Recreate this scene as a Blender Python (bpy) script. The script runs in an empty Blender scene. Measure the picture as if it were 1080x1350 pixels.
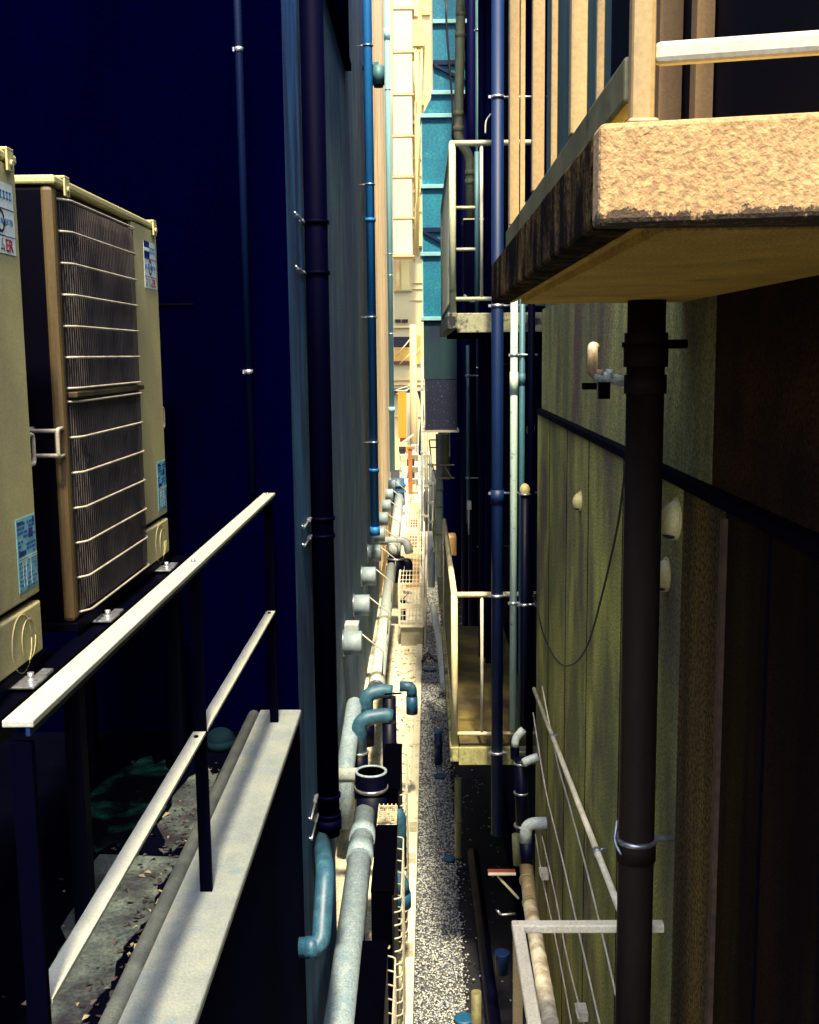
import bpy, math, random
from mathutils import Vector, Matrix
random.seed(11)
C = bpy.context.scene.collection
G = 4.6                      # eye height above the alley ground; geometry below is written relative to the eye
OFF = Vector((0, 0, G))
R = math.radians

# ------------------------------------------------------------------ camera
F = 1450.0
def n3(v):
    return Vector(v).normalized()
Yc = n3(((557 - 540) / F, (467 - 675) / F, 1.0))
roll = 0.0104
D = n3((roll, 1.0, -(roll * Yc.x + Yc.y) / Yc.z))
Zc = -D
Xc = Yc.cross(Zc)
row = [Vector((Xc[i], Yc[i], Zc[i])) for i in range(3)]
cam = bpy.data.cameras.new('camera')
cam.sensor_fit = 'HORIZONTAL'; cam.sensor_width = 36; cam.lens = 36 * F / 1080
cam.clip_start = 0.05; cam.clip_end = 3000
co = bpy.data.objects.new('camera', cam); C.objects.link(co)
mw = Matrix.Identity(4)
for i in range(3):
    mw[i][0] = row[0][i]; mw[i][1] = -row[1][i]; mw[i][2] = -row[2][i]
co.matrix_world = Matrix.Translation(OFF) @ mw
bpy.context.scene.camera = co

def at(u, v, Y):
    """point (eye-relative) seen at photo pixel u,v at distance Y down the alley"""
    d = row[0] * ((u - 540) / F) + row[1] * ((v - 675) / F) + row[2]
    return d * (Y / d.y)

# ------------------------------------------------------------------ materials
def mat(name, c1, c2=None, scale=4.0, stretch=1.0, rough=0.6, bump=0.0, bscale=60.0, metal=0.0,
        c3=None, s3=1.0, t3=(0.55, 0.7), st3=1.0, lo=0.35, hi=0.65, bdist=0.01, detail=6, spec=0.5, grain=0.14, gscale=140):
    m = bpy.data.materials.new(name); m.use_nodes = True
    nt = m.node_tree; N = nt.nodes; L = nt.links
    b = N['Principled BSDF']
    b.inputs['Roughness'].default_value = rough; b.inputs['Metallic'].default_value = metal
    b.inputs['Specular IOR Level'].default_value = spec
    tc = N.new('ShaderNodeTexCoord')
    def noise(sc, st, dt=detail):
        mp = N.new('ShaderNodeMapping'); mp.inputs['Scale'].default_value = (1, 1, st)
        L.new(tc.outputs['Object'], mp.inputs['Vector'])
        nz = N.new('ShaderNodeTexNoise'); nz.inputs['Scale'].default_value = sc; nz.inputs['Detail'].default_value = dt
        nz.inputs['Roughness'].default_value = 0.6
        L.new(mp.outputs['Vector'], nz.inputs['Vector']); return nz
    if c2 is None: c2 = tuple(x * 0.72 for x in c1)
    nz = noise(scale, stretch)
    cr = N.new('ShaderNodeValToRGB')
    cr.color_ramp.elements[0].position = lo; cr.color_ramp.elements[1].position = hi
    cr.color_ramp.elements[0].color = (*c2, 1); cr.color_ramp.elements[1].color = (*c1, 1)
    L.new(nz.outputs['Fac'], cr.inputs['Fac'])
    out = cr.outputs['Color']
    if c3:
        n3_ = noise(s3, st3, 8)
        r3 = N.new('ShaderNodeValToRGB')
        r3.color_ramp.elements[0].position = t3[0]; r3.color_ramp.elements[1].position = t3[1]
        L.new(n3_.outputs['Fac'], r3.inputs['Fac'])
        mx = N.new('ShaderNodeMix'); mx.data_type = 'RGBA'
        L.new(r3.outputs['Color'], mx.inputs[0]); L.new(out, mx.inputs[6]); mx.inputs[7].default_value = (*c3, 1)
        out = mx.outputs[2]
    ng = noise(gscale, 1.0, 3)
    rg = N.new('ShaderNodeValToRGB'); rg.color_ramp.elements[0].position = .36; rg.color_ramp.elements[1].position = .62
    rg.color_ramp.elements[0].color = (1 - grain,) * 3 + (1,); rg.color_ramp.elements[1].color = (1 + grain * .6,) * 3 + (1,)
    L.new(ng.outputs['Fac'], rg.inputs['Fac'])
    mg = N.new('ShaderNodeMix'); mg.data_type = 'RGBA'; mg.blend_type = 'MULTIPLY'; mg.inputs[0].default_value = 1
    L.new(out, mg.inputs[6]); L.new(rg.outputs['Color'], mg.inputs[7]); out = mg.outputs[2]
    L.new(out, b.inputs['Base Color'])
    # uneven gloss
    rr = N.new('ShaderNodeMapRange'); rr.inputs['To Min'].default_value = max(0.05, rough - 0.12); rr.inputs['To Max'].default_value = min(1, rough + 0.12)
    L.new(nz.outputs['Fac'], rr.inputs['Value']); L.new(rr.outputs['Result'], b.inputs['Roughness'])
    if bump:
        nb = noise(bscale, 1.0, 4)
        bp = N.new('ShaderNodeBump'); bp.inputs['Strength'].default_value = bump; bp.inputs['Distance'].default_value = bdist
        L.new(nb.outputs['Fac'], bp.inputs['Height']); L.new(bp.outputs['Normal'], b.inputs['Normal'])
    return m

M = {}
def dm(key, *a, **k): M[key] = mat(key, *a, **k)
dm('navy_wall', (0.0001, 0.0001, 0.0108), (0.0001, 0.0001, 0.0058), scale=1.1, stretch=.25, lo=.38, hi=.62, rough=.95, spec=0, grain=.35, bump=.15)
dm('teal_dark', (0.002, 0.012, 0.018), (0.001, 0.004, 0.010), rough=.8, spec=.04)
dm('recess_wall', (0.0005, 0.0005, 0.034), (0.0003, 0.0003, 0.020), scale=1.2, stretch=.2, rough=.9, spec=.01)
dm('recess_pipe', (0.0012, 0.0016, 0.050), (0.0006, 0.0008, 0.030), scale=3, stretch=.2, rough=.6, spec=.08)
dm('cream_conduit', (0.82, 0.76, 0.54), (0.62, 0.54, 0.34), scale=8, rough=.6, c3=(0.34, 0.24, 0.12), s3=9, t3=(.58, .72))
dm('midnight_pipe', (0.0006, 0.0065, 0.036), (0.0003, 0.003, 0.020), scale=4, stretch=.2, rough=.6, spec=.06)
dm('navy_pipe', (0.0002, 0.0003, 0.0090), (0.0001, 0.0001, 0.0050), scale=3, stretch=.2, rough=.6, spec=.02)
dm('teal_wall', (0.008, 0.090, 0.210), (0.0012, 0.014, 0.075), scale=7, stretch=.16, lo=.40, hi=.62, rough=.75, bump=.25, bscale=70,
   c3=(0.02, 0.16, 0.25), s3=9, t3=(.58, .74), st3=.14, spec=.3)
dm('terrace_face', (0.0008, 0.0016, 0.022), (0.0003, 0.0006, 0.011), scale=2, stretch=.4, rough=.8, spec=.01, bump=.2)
dm('grey_wall', (0.085, 0.190, 0.250), (0.010, 0.066, 0.155), scale=3.2, stretch=.38, lo=.38, hi=.62, rough=.8, bump=.25, bscale=50,
   c3=(0.004, 0.070, 0.230), s3=1.3, t3=(.42, .60), st3=.45, grain=.4, gscale=45)
dm('beige_wall', (0.62, 0.47, 0.27), (0.36, 0.29, 0.19), scale=9, stretch=.05, rough=.85)
dm('cream_facade', (0.50, 0.42, 0.22), (0.44, 0.35, 0.17), scale=.7, rough=.8)
dm('white_panel', (0.47, 0.44, 0.33), (0.43, 0.39, 0.27), scale=.6, rough=.7)
dm('rust_joint', (0.62, 0.33, 0.10), (0.72, 0.52, 0.22), scale=3, rough=.8)
dm('ochre', (0.62, 0.36, 0.06), (0.35, 0.2, 0.05), scale=2, rough=.8)
dm('yellow_window', (0.66, 0.52, 0.18), (0.55, 0.42, 0.16), scale=2, rough=.6)
dm('dark_void', (0.012, 0.008, 0.02), rough=.8)
dm('orange', (0.80, 0.27, 0.015), (0.68, 0.20, 0.01), scale=3, stretch=.3, rough=.6)
dm('dark_red', (0.13, 0.02, 0.02), rough=.6)
dm('blue_pipe', (0.008, 0.16, 0.46), (0.005, 0.10, 0.34), scale=4, stretch=.2, rough=.5, spec=.4)
dm('deep_blue_pipe', (0.001, 0.016, 0.070), (0.001, 0.008, 0.045), scale=4, stretch=.2, rough=.5, spec=.3)
dm('sky_pipe', (0.30, 0.62, 0.64), (0.22, 0.50, 0.56), scale=3, stretch=.2, rough=.5)
dm('cyan_duct', (0.003, 0.215, 0.335), (0.002, 0.120, 0.240), scale=2.2, stretch=.6, rough=.6, lo=.36, hi=.62, c3=(0.03, 0.28, 0.34), s3=5, t3=(.56, .70), grain=.3, gscale=40)
dm('green_duct', (0.006, 0.050, 0.055), (0.002, 0.014, 0.045), scale=4, stretch=.3, rough=.7)
dm('speckled_duct', (0.004, 0.012, 0.045), (0.003, 0.006, 0.03), scale=4, rough=.7, c3=(0.22, 0.18, 0.22), s3=45, t3=(.62, .68))
dm('teal_pvc', (0.024, 0.100, 0.165), (0.012, 0.055, 0.115), scale=9, rough=.5, c3=(0.06, 0.16, 0.21), s3=16, t3=(.50, .78), grain=.3)
dm('grey_pvc', (0.29, 0.36, 0.39), (0.22, 0.29, 0.34), scale=10, rough=.55, c3=(0.13, 0.22, 0.31), s3=26, t3=(.42, .74), grain=.35, gscale=90)
dm('pale_pvc', (0.42, 0.47, 0.45), (0.32, 0.38, 0.40), scale=10, rough=.5, c3=(0.19, 0.23, 0.23), s3=14, t3=(.52, .76), grain=.3)
dm('black_pvc', (0.0012, 0.002, 0.014), (0.001, 0.001, 0.008), scale=6, rough=.45, spec=.12)
dm('vent_grey', (0.26, 0.33, 0.36), (0.17, 0.24, 0.29), scale=10, rough=.5, grain=.3)
dm('olive_pvc', (0.26, 0.25, 0.11), (0.15, 0.15, 0.07), scale=7, stretch=.4, rough=.55, c3=(0.08, 0.09, 0.05), s3=10, t3=(.55, .75))
dm('mint_pipe', (0.46, 0.58, 0.46), (0.32, 0.46, 0.40), scale=8, stretch=.2, rough=.5, c3=(0.10, 0.16, 0.15), s3=22, t3=(.62, .72))
dm('teal_thin', (0.05, 0.16, 0.19), (0.03, 0.10, 0.14), scale=6, stretch=.2, rough=.5)
dm('brass_pipe', (0.34, 0.24, 0.12), (0.20, 0.15, 0.08), scale=9, rough=.5, c3=(0.62, 0.58, 0.44), s3=6, t3=(.45, .6))
dm('dark_steel', (0.0002, 0.0002, 0.0035), rough=.6, spec=.03)
dm('clamp_steel', (0.50, 0.52, 0.55), (0.28, 0.3, 0.36), scale=30, rough=.35, metal=.8)
dm('white_steel', (0.48, 0.46, 0.36), (0.38, 0.36, 0.28), scale=10, rough=.42, c3=(0.36, 0.26, 0.14), s3=14, t3=(.68, .8))
dm('rail_paint', (0.37, 0.385, 0.325), (0.31, 0.33, 0.29), scale=6, rough=.4, c3=(0.45, 0.40, 0.32), s3=26, t3=(.70, .78))
dm('rail_dark', (0.0001, 0.0001, 0.0045), rough=.7, spec=.02)
dm('olive_rail', (0.17, 0.16, 0.07), (0.10, 0.09, 0.04), scale=9, rough=.5, c3=(0.04, 0.03, 0.015), s3=12, t3=(.55, .68))
dm('lower_rail', (0.90, 0.80, 0.56), (0.80, 0.70, 0.46), scale=8, rough=.5, c3=(0.45, 0.32, 0.16), s3=9, t3=(.66, .78))
dm('olive_dark', (0.16, 0.15, 0.06), (0.05, 0.045, 0.02), scale=8, rough=.6)
dm('olive_steel', (0.46, 0.47, 0.31), (0.32, 0.34, 0.22), scale=8, stretch=.4, rough=.5, c3=(0.14, 0.13, 0.07), s3=12, t3=(.6, .72))
dm('yellow_steel', (0.74, 0.65, 0.38), (0.52, 0.44, 0.22), scale=8, rough=.5, c3=(0.26, 0.18, 0.08), s3=11, t3=(.62, .74))
dm('baluster', (0.40, 0.28, 0.12), (0.29, 0.20, 0.085), scale=7, stretch=.1, rough=.5, c3=(0.30, 0.22, 0.12), s3=9, t3=(.62, .75))
dm('ac_case', (0.50, 0.455, 0.205), (0.40, 0.36, 0.160), scale=3, rough=.5, bump=.05, bscale=160, c3=(0.33, 0.28, 0.18), s3=3.0, t3=(.55, .75), st3=.5)
dm('ac_stain', (0.085, 0.056, 0.016), (0.010, 0.006, 0.007), scale=9, stretch=.15, rough=.55)
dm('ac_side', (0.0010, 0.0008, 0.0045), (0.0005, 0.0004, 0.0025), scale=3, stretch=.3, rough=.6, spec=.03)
dm('ac_coil', (0.005, 0.004, 0.008), (0.002, 0.0015, 0.005), scale=5, rough=.5, c3=(0.03, 0.024, 0.018), s3=2.2, t3=(.5, .7))
dm('ac_wire', (0.46, 0.43, 0.34), (0.30, 0.26, 0.20), scale=14, rough=.4)
dm('ac_fin', (0.072, 0.060, 0.058), (0.026, 0.021, 0.026), scale=9, rough=.45)
dm('sticker', (0.70, 0.80, 0.74), (0.62, 0.74, 0.68), scale=12, rough=.35)
dm('label_teal', (0.24, 0.56, 0.60), (0.16, 0.46, 0.54), scale=14, rough=.4)
dm('print_navy', (0.01, 0.02, 0.17), rough=.4)
dm('print_blue', (0.01, 0.12, 0.36), rough=.4)
dm('print_black', (0.012, 0.014, 0.022), rough=.4)
dm('print_red', (0.30, 0.008, 0.03), rough=.4)
dm('coping', (0.205, 0.225, 0.205), (0.135, 0.165, 0.180), scale=6, rough=.85, bump=.5, bscale=110, c3=(0.10, 0.155, 0.20), s3=11, t3=(.56, .72))
dm('coping_lip', (0.075, 0.09, 0.09), (0.03, 0.04, 0.05), scale=8, rough=.8, bump=.4, bscale=80)
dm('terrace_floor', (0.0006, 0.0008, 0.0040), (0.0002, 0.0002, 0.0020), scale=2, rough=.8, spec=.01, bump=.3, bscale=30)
dm('worn_concrete', (0.070, 0.088, 0.078), (0.024, 0.034, 0.040), scale=6, rough=.6, bump=.4, bscale=60, c3=(0.008, 0.008, 0.014), s3=4, t3=(.46, .62), grain=.5, gscale=90)
dm('moss_patch', (0.014, 0.085, 0.058), (0.001, 0.008, 0.010), scale=14, rough=.9, spec=.05, c3=(0.0004, 0.0006, 0.003), s3=4, t3=(.44, .56), grain=.5)
dm('leaf_dark', (0.018, 0.012, 0.014), (0.006, 0.004, 0.008), scale=20, rough=.7)
dm('leaf_pale', (0.20, 0.16, 0.10), (0.10, 0.08, 0.05), scale=20, rough=.7)
dm('curb', (0.70, 0.66, 0.50), (0.56, 0.52, 0.38), scale=5, rough=.9, bump=.4, bscale=60, c3=(0.30, 0.26, 0.18), s3=11, t3=(.60, .72))
dm('alley_floor', (0.74, 0.69, 0.50), (0.46, 0.38, 0.24), scale=4, rough=.9, bump=.5, bscale=40, lo=.34, hi=.48, grain=.3, gscale=50)
dm('ground', (0.012, 0.012, 0.018), (0.004, 0.004, 0.010), scale=3, rough=.95, bump=.6, bscale=30)  # near-black base paints the shade on the strip right of the gravel
dm('grit', (0.14, 0.14, 0.13), (0.05, 0.055, 0.065), scale=60, rough=.95, bump=.6, bscale=120)
dm('stone_light', (0.56, 0.57, 0.51), (0.38, 0.40, 0.42), scale=40, rough=.85)
dm('stone_mid', (0.30, 0.32, 0.34), (0.20, 0.23, 0.26), scale=40, rough=.85)
dm('stone_dark', (0.075, 0.095, 0.150), (0.04, 0.05, 0.085), scale=40, rough=.85)
dm('blue_lid', (0.008, 0.085, 0.19), (0.006, 0.055, 0.13), scale=8, rough=.5)
dm('block_concrete', (0.42, 0.40, 0.30), (0.28, 0.26, 0.19), scale=6, rough=.9, bump=.4, bscale=60)
dm('right_wall', (0.52, 0.49, 0.090), (0.180, 0.185, 0.042), scale=2.4, stretch=.42, lo=.38, hi=.62, rough=.85, bump=1.0, bscale=120, bdist=.012,
   c3=(0.13, 0.105, 0.050), s3=2.4, t3=(.45, .64), st3=.5, grain=.62, gscale=105)
dm('band_wall', (0.44, 0.42, 0.12), (0.15, 0.15, 0.05), scale=3.2, stretch=.25, lo=.38, hi=.62, rough=.85, bump=1.0, bscale=120, bdist=.014,
   c3=(0.13, 0.090, 0.055), s3=1.6, t3=(.48, .64), st3=.3, grain=.55, gscale=105)
dm('half_shade_wall', (0.135, 0.085, 0.022), (0.022, 0.016, 0.014), scale=5, stretch=.06, rough=.85, bump=.8, bscale=120, grain=.8, gscale=90, spec=.05)  # brown step between lit and near panels, painting the fade into shade
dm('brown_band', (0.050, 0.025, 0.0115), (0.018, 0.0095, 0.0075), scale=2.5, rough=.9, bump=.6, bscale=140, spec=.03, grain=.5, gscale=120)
dm('brown_wall_shade', (0.018, 0.0085, 0.0050), (0.0030, 0.0016, 0.0045), scale=3.5, stretch=.12, rough=.85, bump=.9, bscale=120, bdist=.012,
   c3=(0.030, 0.020, 0.005), s3=2.2, t3=(.56, .68), st3=.05, grain=.6, gscale=170, spec=.02)  # brown base darkened to carry the shade on the near panels
dm('joint', (0.001, 0.001, 0.006), rough=.9, spec=.03)
dm('rust_bar', (0.075, 0.034, 0.012), (0.025, 0.011, 0.006), scale=30, rough=.8)
dm('upper_wall', (0.050, 0.110, 0.095), (0.02, 0.05, 0.055), scale=4, stretch=.12, rough=.7, bump=.3, bscale=120)
dm('upper_dark', (0.0008, 0.0009, 0.006), rough=.7, spec=.06)
dm('brown_post', (0.26, 0.16, 0.06), (0.12, 0.07, 0.03), scale=6, stretch=.1, rough=.6)
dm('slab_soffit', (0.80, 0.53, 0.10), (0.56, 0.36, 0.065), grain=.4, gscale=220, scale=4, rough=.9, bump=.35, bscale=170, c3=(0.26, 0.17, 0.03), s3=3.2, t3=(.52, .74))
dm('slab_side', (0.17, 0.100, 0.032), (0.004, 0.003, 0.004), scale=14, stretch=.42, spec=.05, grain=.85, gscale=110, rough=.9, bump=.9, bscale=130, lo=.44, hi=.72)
dm('mossy', (0.34, 0.34, 0.15), (0.17, 0.16, 0.06), scale=9, rough=.9, bump=.5, bscale=70, c3=(0.04, 0.035, 0.02), s3=8, t3=(.52, .64))
dm('mossy_grey', (0.40, 0.40, 0.24), (0.24, 0.24, 0.15), scale=9, rough=.9, bump=.5, bscale=70, c3=(0.015, 0.013, 0.02), s3=9, t3=(.48, .60))
dm('balcony_floor', (0.16, 0.125, 0.03), (0.015, 0.009, 0.008), scale=2.2, rough=.8, bump=.3, bscale=60)
dm('hood', (0.62, 0.52, 0.22), (0.46, 0.37, 0.14), scale=9, rough=.45)
dm('big_pipe', (0.020, 0.0125, 0.0085), (0.0065, 0.0042, 0.0052), scale=4, stretch=.15, rough=.6, spec=.05, c3=(0.040, 0.026, 0.010), s3=3, t3=(.55, .7), st3=.1)
dm('cable', (0.012, 0.012, 0.02), rough=.5)
dm('pale_cable', (0.62, 0.58, 0.46), (0.40, 0.36, 0.28), scale=15, rough=.5)
dm('brown_post_wood', (0.42, 0.16, 0.03), (0.3, 0.1, 0.02), scale=5, rough=.7)
dm('red_paint', (0.42, 0.05, 0.03), rough=.5)
dm('cage_white', (0.86, 0.82, 0.66), (0.76, 0.70, 0.54), scale=10, rough=.5, c3=(0.5, 0.24, 0.1), s3=8, t3=(.62, .75))
dm('unit_dark', (0.0002, 0.0002, 0.002), (0.0001, 0.0001, 0.001), scale=4, rough=.8, spec=.01)
dm('unit_top', (0.55, 0.52, 0.38), (0.40, 0.37, 0.26), scale=6, rough=.6, c3=(0.10, 0.09, 0.08), s3=18, t3=(.5, .6))
dm('fade_wood', (0.30, 0.26, 0.16), (0.2, 0.17, 0.1), scale=8, rough=.8)

# worm-like stucco for the pale slab front, with black stains along its lower arris
def stucco():
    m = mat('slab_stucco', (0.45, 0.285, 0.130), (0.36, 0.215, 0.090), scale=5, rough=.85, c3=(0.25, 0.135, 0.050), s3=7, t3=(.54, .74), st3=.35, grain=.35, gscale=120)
    nt = m.node_tree; N = nt.nodes; L = nt.links; b = N['Principled BSDF']
    tc = [n for n in N if n.type == 'TEX_COORD'][0]
    nz = N.new('ShaderNodeTexNoise'); nz.inputs['Scale'].default_value = 185; nz.inputs['Detail'].default_value = 2.5; nz.inputs['Distortion'].default_value = .4
    L.new(tc.outputs['Object'], nz.inputs['Vector'])
    rp = N.new('ShaderNodeValToRGB'); rp.color_ramp.elements[0].position = .30; rp.color_ramp.elements[1].position = .70
    L.new(nz.outputs['Fac'], rp.inputs['Fac'])
    bp = N.new('ShaderNodeBump'); bp.inputs['Strength'].default_value = .42; bp.inputs['Distance'].default_value = .0026
    L.new(rp.outputs['Color'], bp.inputs['Height']); L.new(bp.outputs['Normal'], b.inputs['Normal'])
    # stains: z below the arris height, broken by noise
    sx = N.new('ShaderNodeSeparateXYZ'); L.new(tc.outputs['Object'], sx.inputs['Vector'])
    n2 = N.new('ShaderNodeTexNoise'); n2.inputs['Scale'].default_value = 38; n2.inputs['Detail'].default_value = 12; n2.inputs['Roughness'].default_value = .75
    L.new(tc.outputs['Object'], n2.inputs['Vector'])
    a = N.new('ShaderNodeMapRange'); a.inputs['From Min'].default_value = .003; a.inputs['From Max'].default_value = .026
    a.inputs['To Min'].default_value = .43; a.inputs['To Max'].default_value = .78
    L.new(sx.outputs['Z'], a.inputs['Value'])
    g = N.new('ShaderNodeMath'); g.operation = 'GREATER_THAN'; L.new(n2.outputs['Fac'], g.inputs[0]); L.new(a.outputs['Result'], g.inputs[1])
    src = b.inputs['Base Color'].links[0].from_socket
    mx = N.new('ShaderNodeMix'); mx.data_type = 'RGBA'; L.new(g.outputs[0], mx.inputs[0]); L.new(src, mx.inputs[6]); mx.inputs[7].default_value = (.05, .03, .015, 1)
    # vertical ochre streaks
    L.new(mx.outputs[2], b.inputs['Base Color'])
    return m
M['slab_stucco'] = stucco()

# ------------------------------------------------------------------ mesh builder
class MB:
    def __init__(s): s.v = []; s.f = []; s.sm = []; s.mi = []
    def add(s, vs, fs, smooth=False, mi=0):
        o = len(s.v); s.v += [Vector(p) for p in vs]
        for f in fs:
            s.f.append([i + o for i in f]); s.sm.append(smooth); s.mi.append(mi)
        return s
    def box(s, x0, x1, y0, y1, z0, z1, mi=0):
        vs = [(x, y, z) for z in (z0, z1) for y in (y0, y1) for x in (x0, x1)]
        return s.add(vs, [(0, 2, 3, 1), (4, 5, 7, 6), (0, 1, 5, 4), (2, 6, 7, 3), (0, 4, 6, 2), (1, 3, 7, 5)], mi=mi)
    def bar(s, p0, p1, w, h, up=(0, 0, 1)):
        p0 = Vector(p0); p1 = Vector(p1); d = (p1 - p0).normalized(); sd = d.cross(Vector(up)).normalized(); u = sd.cross(d)
        vs = [p + sd * (a * w / 2) + u * (b * h / 2) for p in (p0, p1) for a, b in ((-1, -1), (1, -1), (1, 1), (-1, 1))]
        return s.add(vs, [(0, 1, 2, 3), (7, 6, 5, 4), (0, 4, 5, 1), (1, 5, 6, 2), (2, 6, 7, 3), (3, 7, 4, 0)])
    def tube(s, pts, r, seg=14, caps=True, radii=None, smooth=True, mi=0):
        pts = [Vector(p) for p in pts]; n = len(pts)
        T = []
        for i in range(n):
            a = pts[max(i - 1, 0)]; b = pts[min(i + 1, n - 1)]; T.append((b - a).normalized())
        ref = Vector((0, 0, 1)) if abs(T[0].z) < .9 else Vector((1, 0, 0))
        nrm = (ref - T[0] * ref.dot(T[0])).normalized(); o = len(s.v)
        for i in range(n):
            nrm = (nrm - T[i] * nrm.dot(T[i])).normalized(); bi = T[i].cross(nrm)
            rr = radii[i] if radii else r
            for k in range(seg):
                a = 2 * math.pi * k / seg
                s.v.append(pts[i] + (nrm * math.cos(a) + bi * math.sin(a)) * rr)
        for i in range(n - 1):
            for k in range(seg):
                k2 = (k + 1) % seg
                s.f.append([o + i * seg + k, o + i * seg + k2, o + (i + 1) * seg + k2, o + (i + 1) * seg + k]); s.sm.append(smooth); s.mi.append(mi)
        if caps:
            s.f.append([o + k for k in range(seg)][::-1]); s.sm.append(False); s.mi.append(mi)
            s.f.append([o + (n - 1) * seg + k for k in range(seg)]); s.sm.append(False); s.mi.append(mi)
        return s
    def cyl(s, p0, p1, r, seg=18, r1=None):
        return s.tube([p0, p1], r, seg, True, [r, r if r1 is None else r1])
    def ring(s, p0, p1, r, ri, seg=24):
        """open pipe end: outer and inner walls joined by an annulus"""
        p0 = Vector(p0); p1 = Vector(p1); d = p1 - p0
        return s.tube([p0, p1, p1, p1 - d * .8, p1 - d * .801], r, seg, True, [r, r, ri, ri, .0005], smooth=False)
    def ball(s, c, rx, ry, rz, nu=16, nv=9, lo=-90, hi=90):
        c = Vector(c); o = len(s.v); vs = []
        for j in range(nv + 1):
            t = R(lo + (hi - lo) * j / nv)
            for i in range(nu):
                a = 2 * math.pi * i / nu
                vs.append((c.x + rx * math.cos(t) * math.cos(a), c.y + ry * math.cos(t) * math.sin(a), c.z + rz * math.sin(t)))
        fs = [(j * nu + i, j * nu + (i + 1) % nu, (j + 1) * nu + (i + 1) % nu, (j + 1) * nu + i) for j in range(nv) for i in range(nu)]
        return s.add(vs, fs, True)

def fillet(pts, rad, n=6):
    pts = [Vector(p) for p in pts]; out = [pts[0]]
    for i in range(1, len(pts) - 1):
        a = pts[i - 1] - pts[i]; b = pts[i + 1] - pts[i]
        r = min(rad, a.length * .49, b.length * .49)
        p = pts[i] + a.normalized() * r; q = pts[i] + b.normalized() * r
        for k in range(n + 1):
            t = k / n
            out.append(p * (1 - t) ** 2 + pts[i] * 2 * t * (1 - t) + q * t * t)
    out.append(pts[-1]); return out

def finish(name, mb, m, origin):
    me = bpy.data.meshes.new(name)
    o = Vector(origin)
    me.from_pydata([tuple(p - o) for p in mb.v], [], mb.f)
    me.polygons.foreach_set('use_smooth', mb.sm)
    if isinstance(m, (list, tuple)):
        for q in m: me.materials.append(M[q])
        me.polygons.foreach_set('material_index', mb.mi)
    else:
        me.materials.append(M[m])
    me.update()
    return me

ORG = {}
def thing(name, label, cat, loc, group=None):
    o = bpy.data.objects.new(name, None); C.objects.link(o)
    o.empty_display_size = .1
    o.location = Vector(loc) + OFF; o['label'] = label; o['category'] = cat
    if group: o['group'] = group
    ORG[o.name] = Vector(loc); return o
def part(name, mb, m, parent, bevel=0, label=None):
    org = ORG[parent.name]
    o = bpy.data.objects.new(name, finish(name, mb, m, org)); C.objects.link(o); o.parent = parent
    ORG[o.name] = org
    if bevel: bev(o, bevel)
    if label: o['label'] = label
    return o
def bev(o, w, seg=2):
    b = o.modifiers.new('bevel', 'BEVEL'); b.width = w; b.segments = seg; b.limit_method = 'ANGLE'; b.angle_limit = R(40)
def single(name, mb, m, label, cat, group=None, bevel=0, kind=None):
    xs = [p.x for p in mb.v]; ys = [p.y for p in mb.v]; zs = [p.z for p in mb.v]
    org = Vector(((min(xs) + max(xs)) / 2, (min(ys) + max(ys)) / 2, min(zs)))
    o = bpy.data.objects.new(name, finish(name, mb, m, org)); C.objects.link(o); o.location = org + OFF
    if label: o['label'] = label
    if cat: o['category'] = cat
    if group: o['group'] = group
    if kind: o['kind'] = kind
    if bevel: bev(o, bevel)
    ORG[o.name] = org; return o
def dup(root, delta, label, group=None):
    def rec(o, par):
        c = o.copy(); C.objects.link(c)
        if par: c.parent = par
        for ch in list(o.children): rec(ch, c)
        return c
    c = rec(root, None); c.location = root.location + Vector(delta); c['label'] = label
    if group: c['group'] = group
    return c
def text_mb(body, size, origin, thick=.0006, squash=1.0, face='+x'):
    cu = bpy.data.curves.new('lettering', 'FONT'); cu.body = body; cu.size = size; cu.extrude = thick / 2; cu.resolution_u = 2
    ob = bpy.data.objects.new('lettering', cu); C.objects.link(ob)
    bpy.context.view_layer.update()
    dg = bpy.context.evaluated_depsgraph_get(); me = bpy.data.meshes.new_from_object(ob.evaluated_get(dg))
    mb = MB(); o = Vector(origin)
    mb.add([(o.x + v.co.z, o.y + v.co.x * squash, o.z + v.co.y) for v in me.vertices], [list(p.vertices) for p in me.polygons])
    bpy.data.objects.remove(ob); bpy.data.curves.remove(cu); bpy.data.meshes.remove(me)
    return mb

ZG = -G
# ------------------------------------------------------------------ setting: ground
single('ground', MB().add([(-600, -600, ZG - .03), (600, -600, ZG - .03), (600, 600, ZG - .03), (-600, 600, ZG - .03)], [(0, 1, 2, 3)]), 'ground', None, None, kind='structure')
def xk(y): return -.102 + .0065 * (y - 7.3)
def strip(xa, xb, ya, yb, za, zb):
    return MB().add([(xa(ya), ya, za), (xb(ya), ya, za), (xb(yb), yb, za), (xa(yb), yb, za), (xa(ya), ya, zb), (xb(ya), ya, zb), (xb(yb), yb, zb), (xa(yb), yb, zb)],
                    [(3, 2, 1, 0), (4, 5, 6, 7), (0, 1, 5, 4), (1, 2, 6, 5), (2, 3, 7, 6), (3, 0, 4, 7)])
single('alley_floor', strip(lambda y: -.86, lambda y: xk(y) - .09, 2, 44, ZG - .028, ZG), 'alley_floor', None, None, kind='structure')
cb = MB()
y = 4.2
while y < 30:
    l = .6; s_ = strip(lambda q: xk(q) - .087, lambda q: xk(q) - .002, y, y + l - .008, ZG - .025, ZG + .03); cb.add(s_.v, s_.f); y += l
single('kerb', cb, 'curb', None, None, kind='structure', bevel=.006)
single('path', strip(lambda y: xk(y), lambda y: .265, 2, 44, ZG - .027, ZG - .008), 'grit', None, None, kind='structure')  # ends at the shade line; the dark ground beyond is painted shade
gv = MB()
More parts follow.
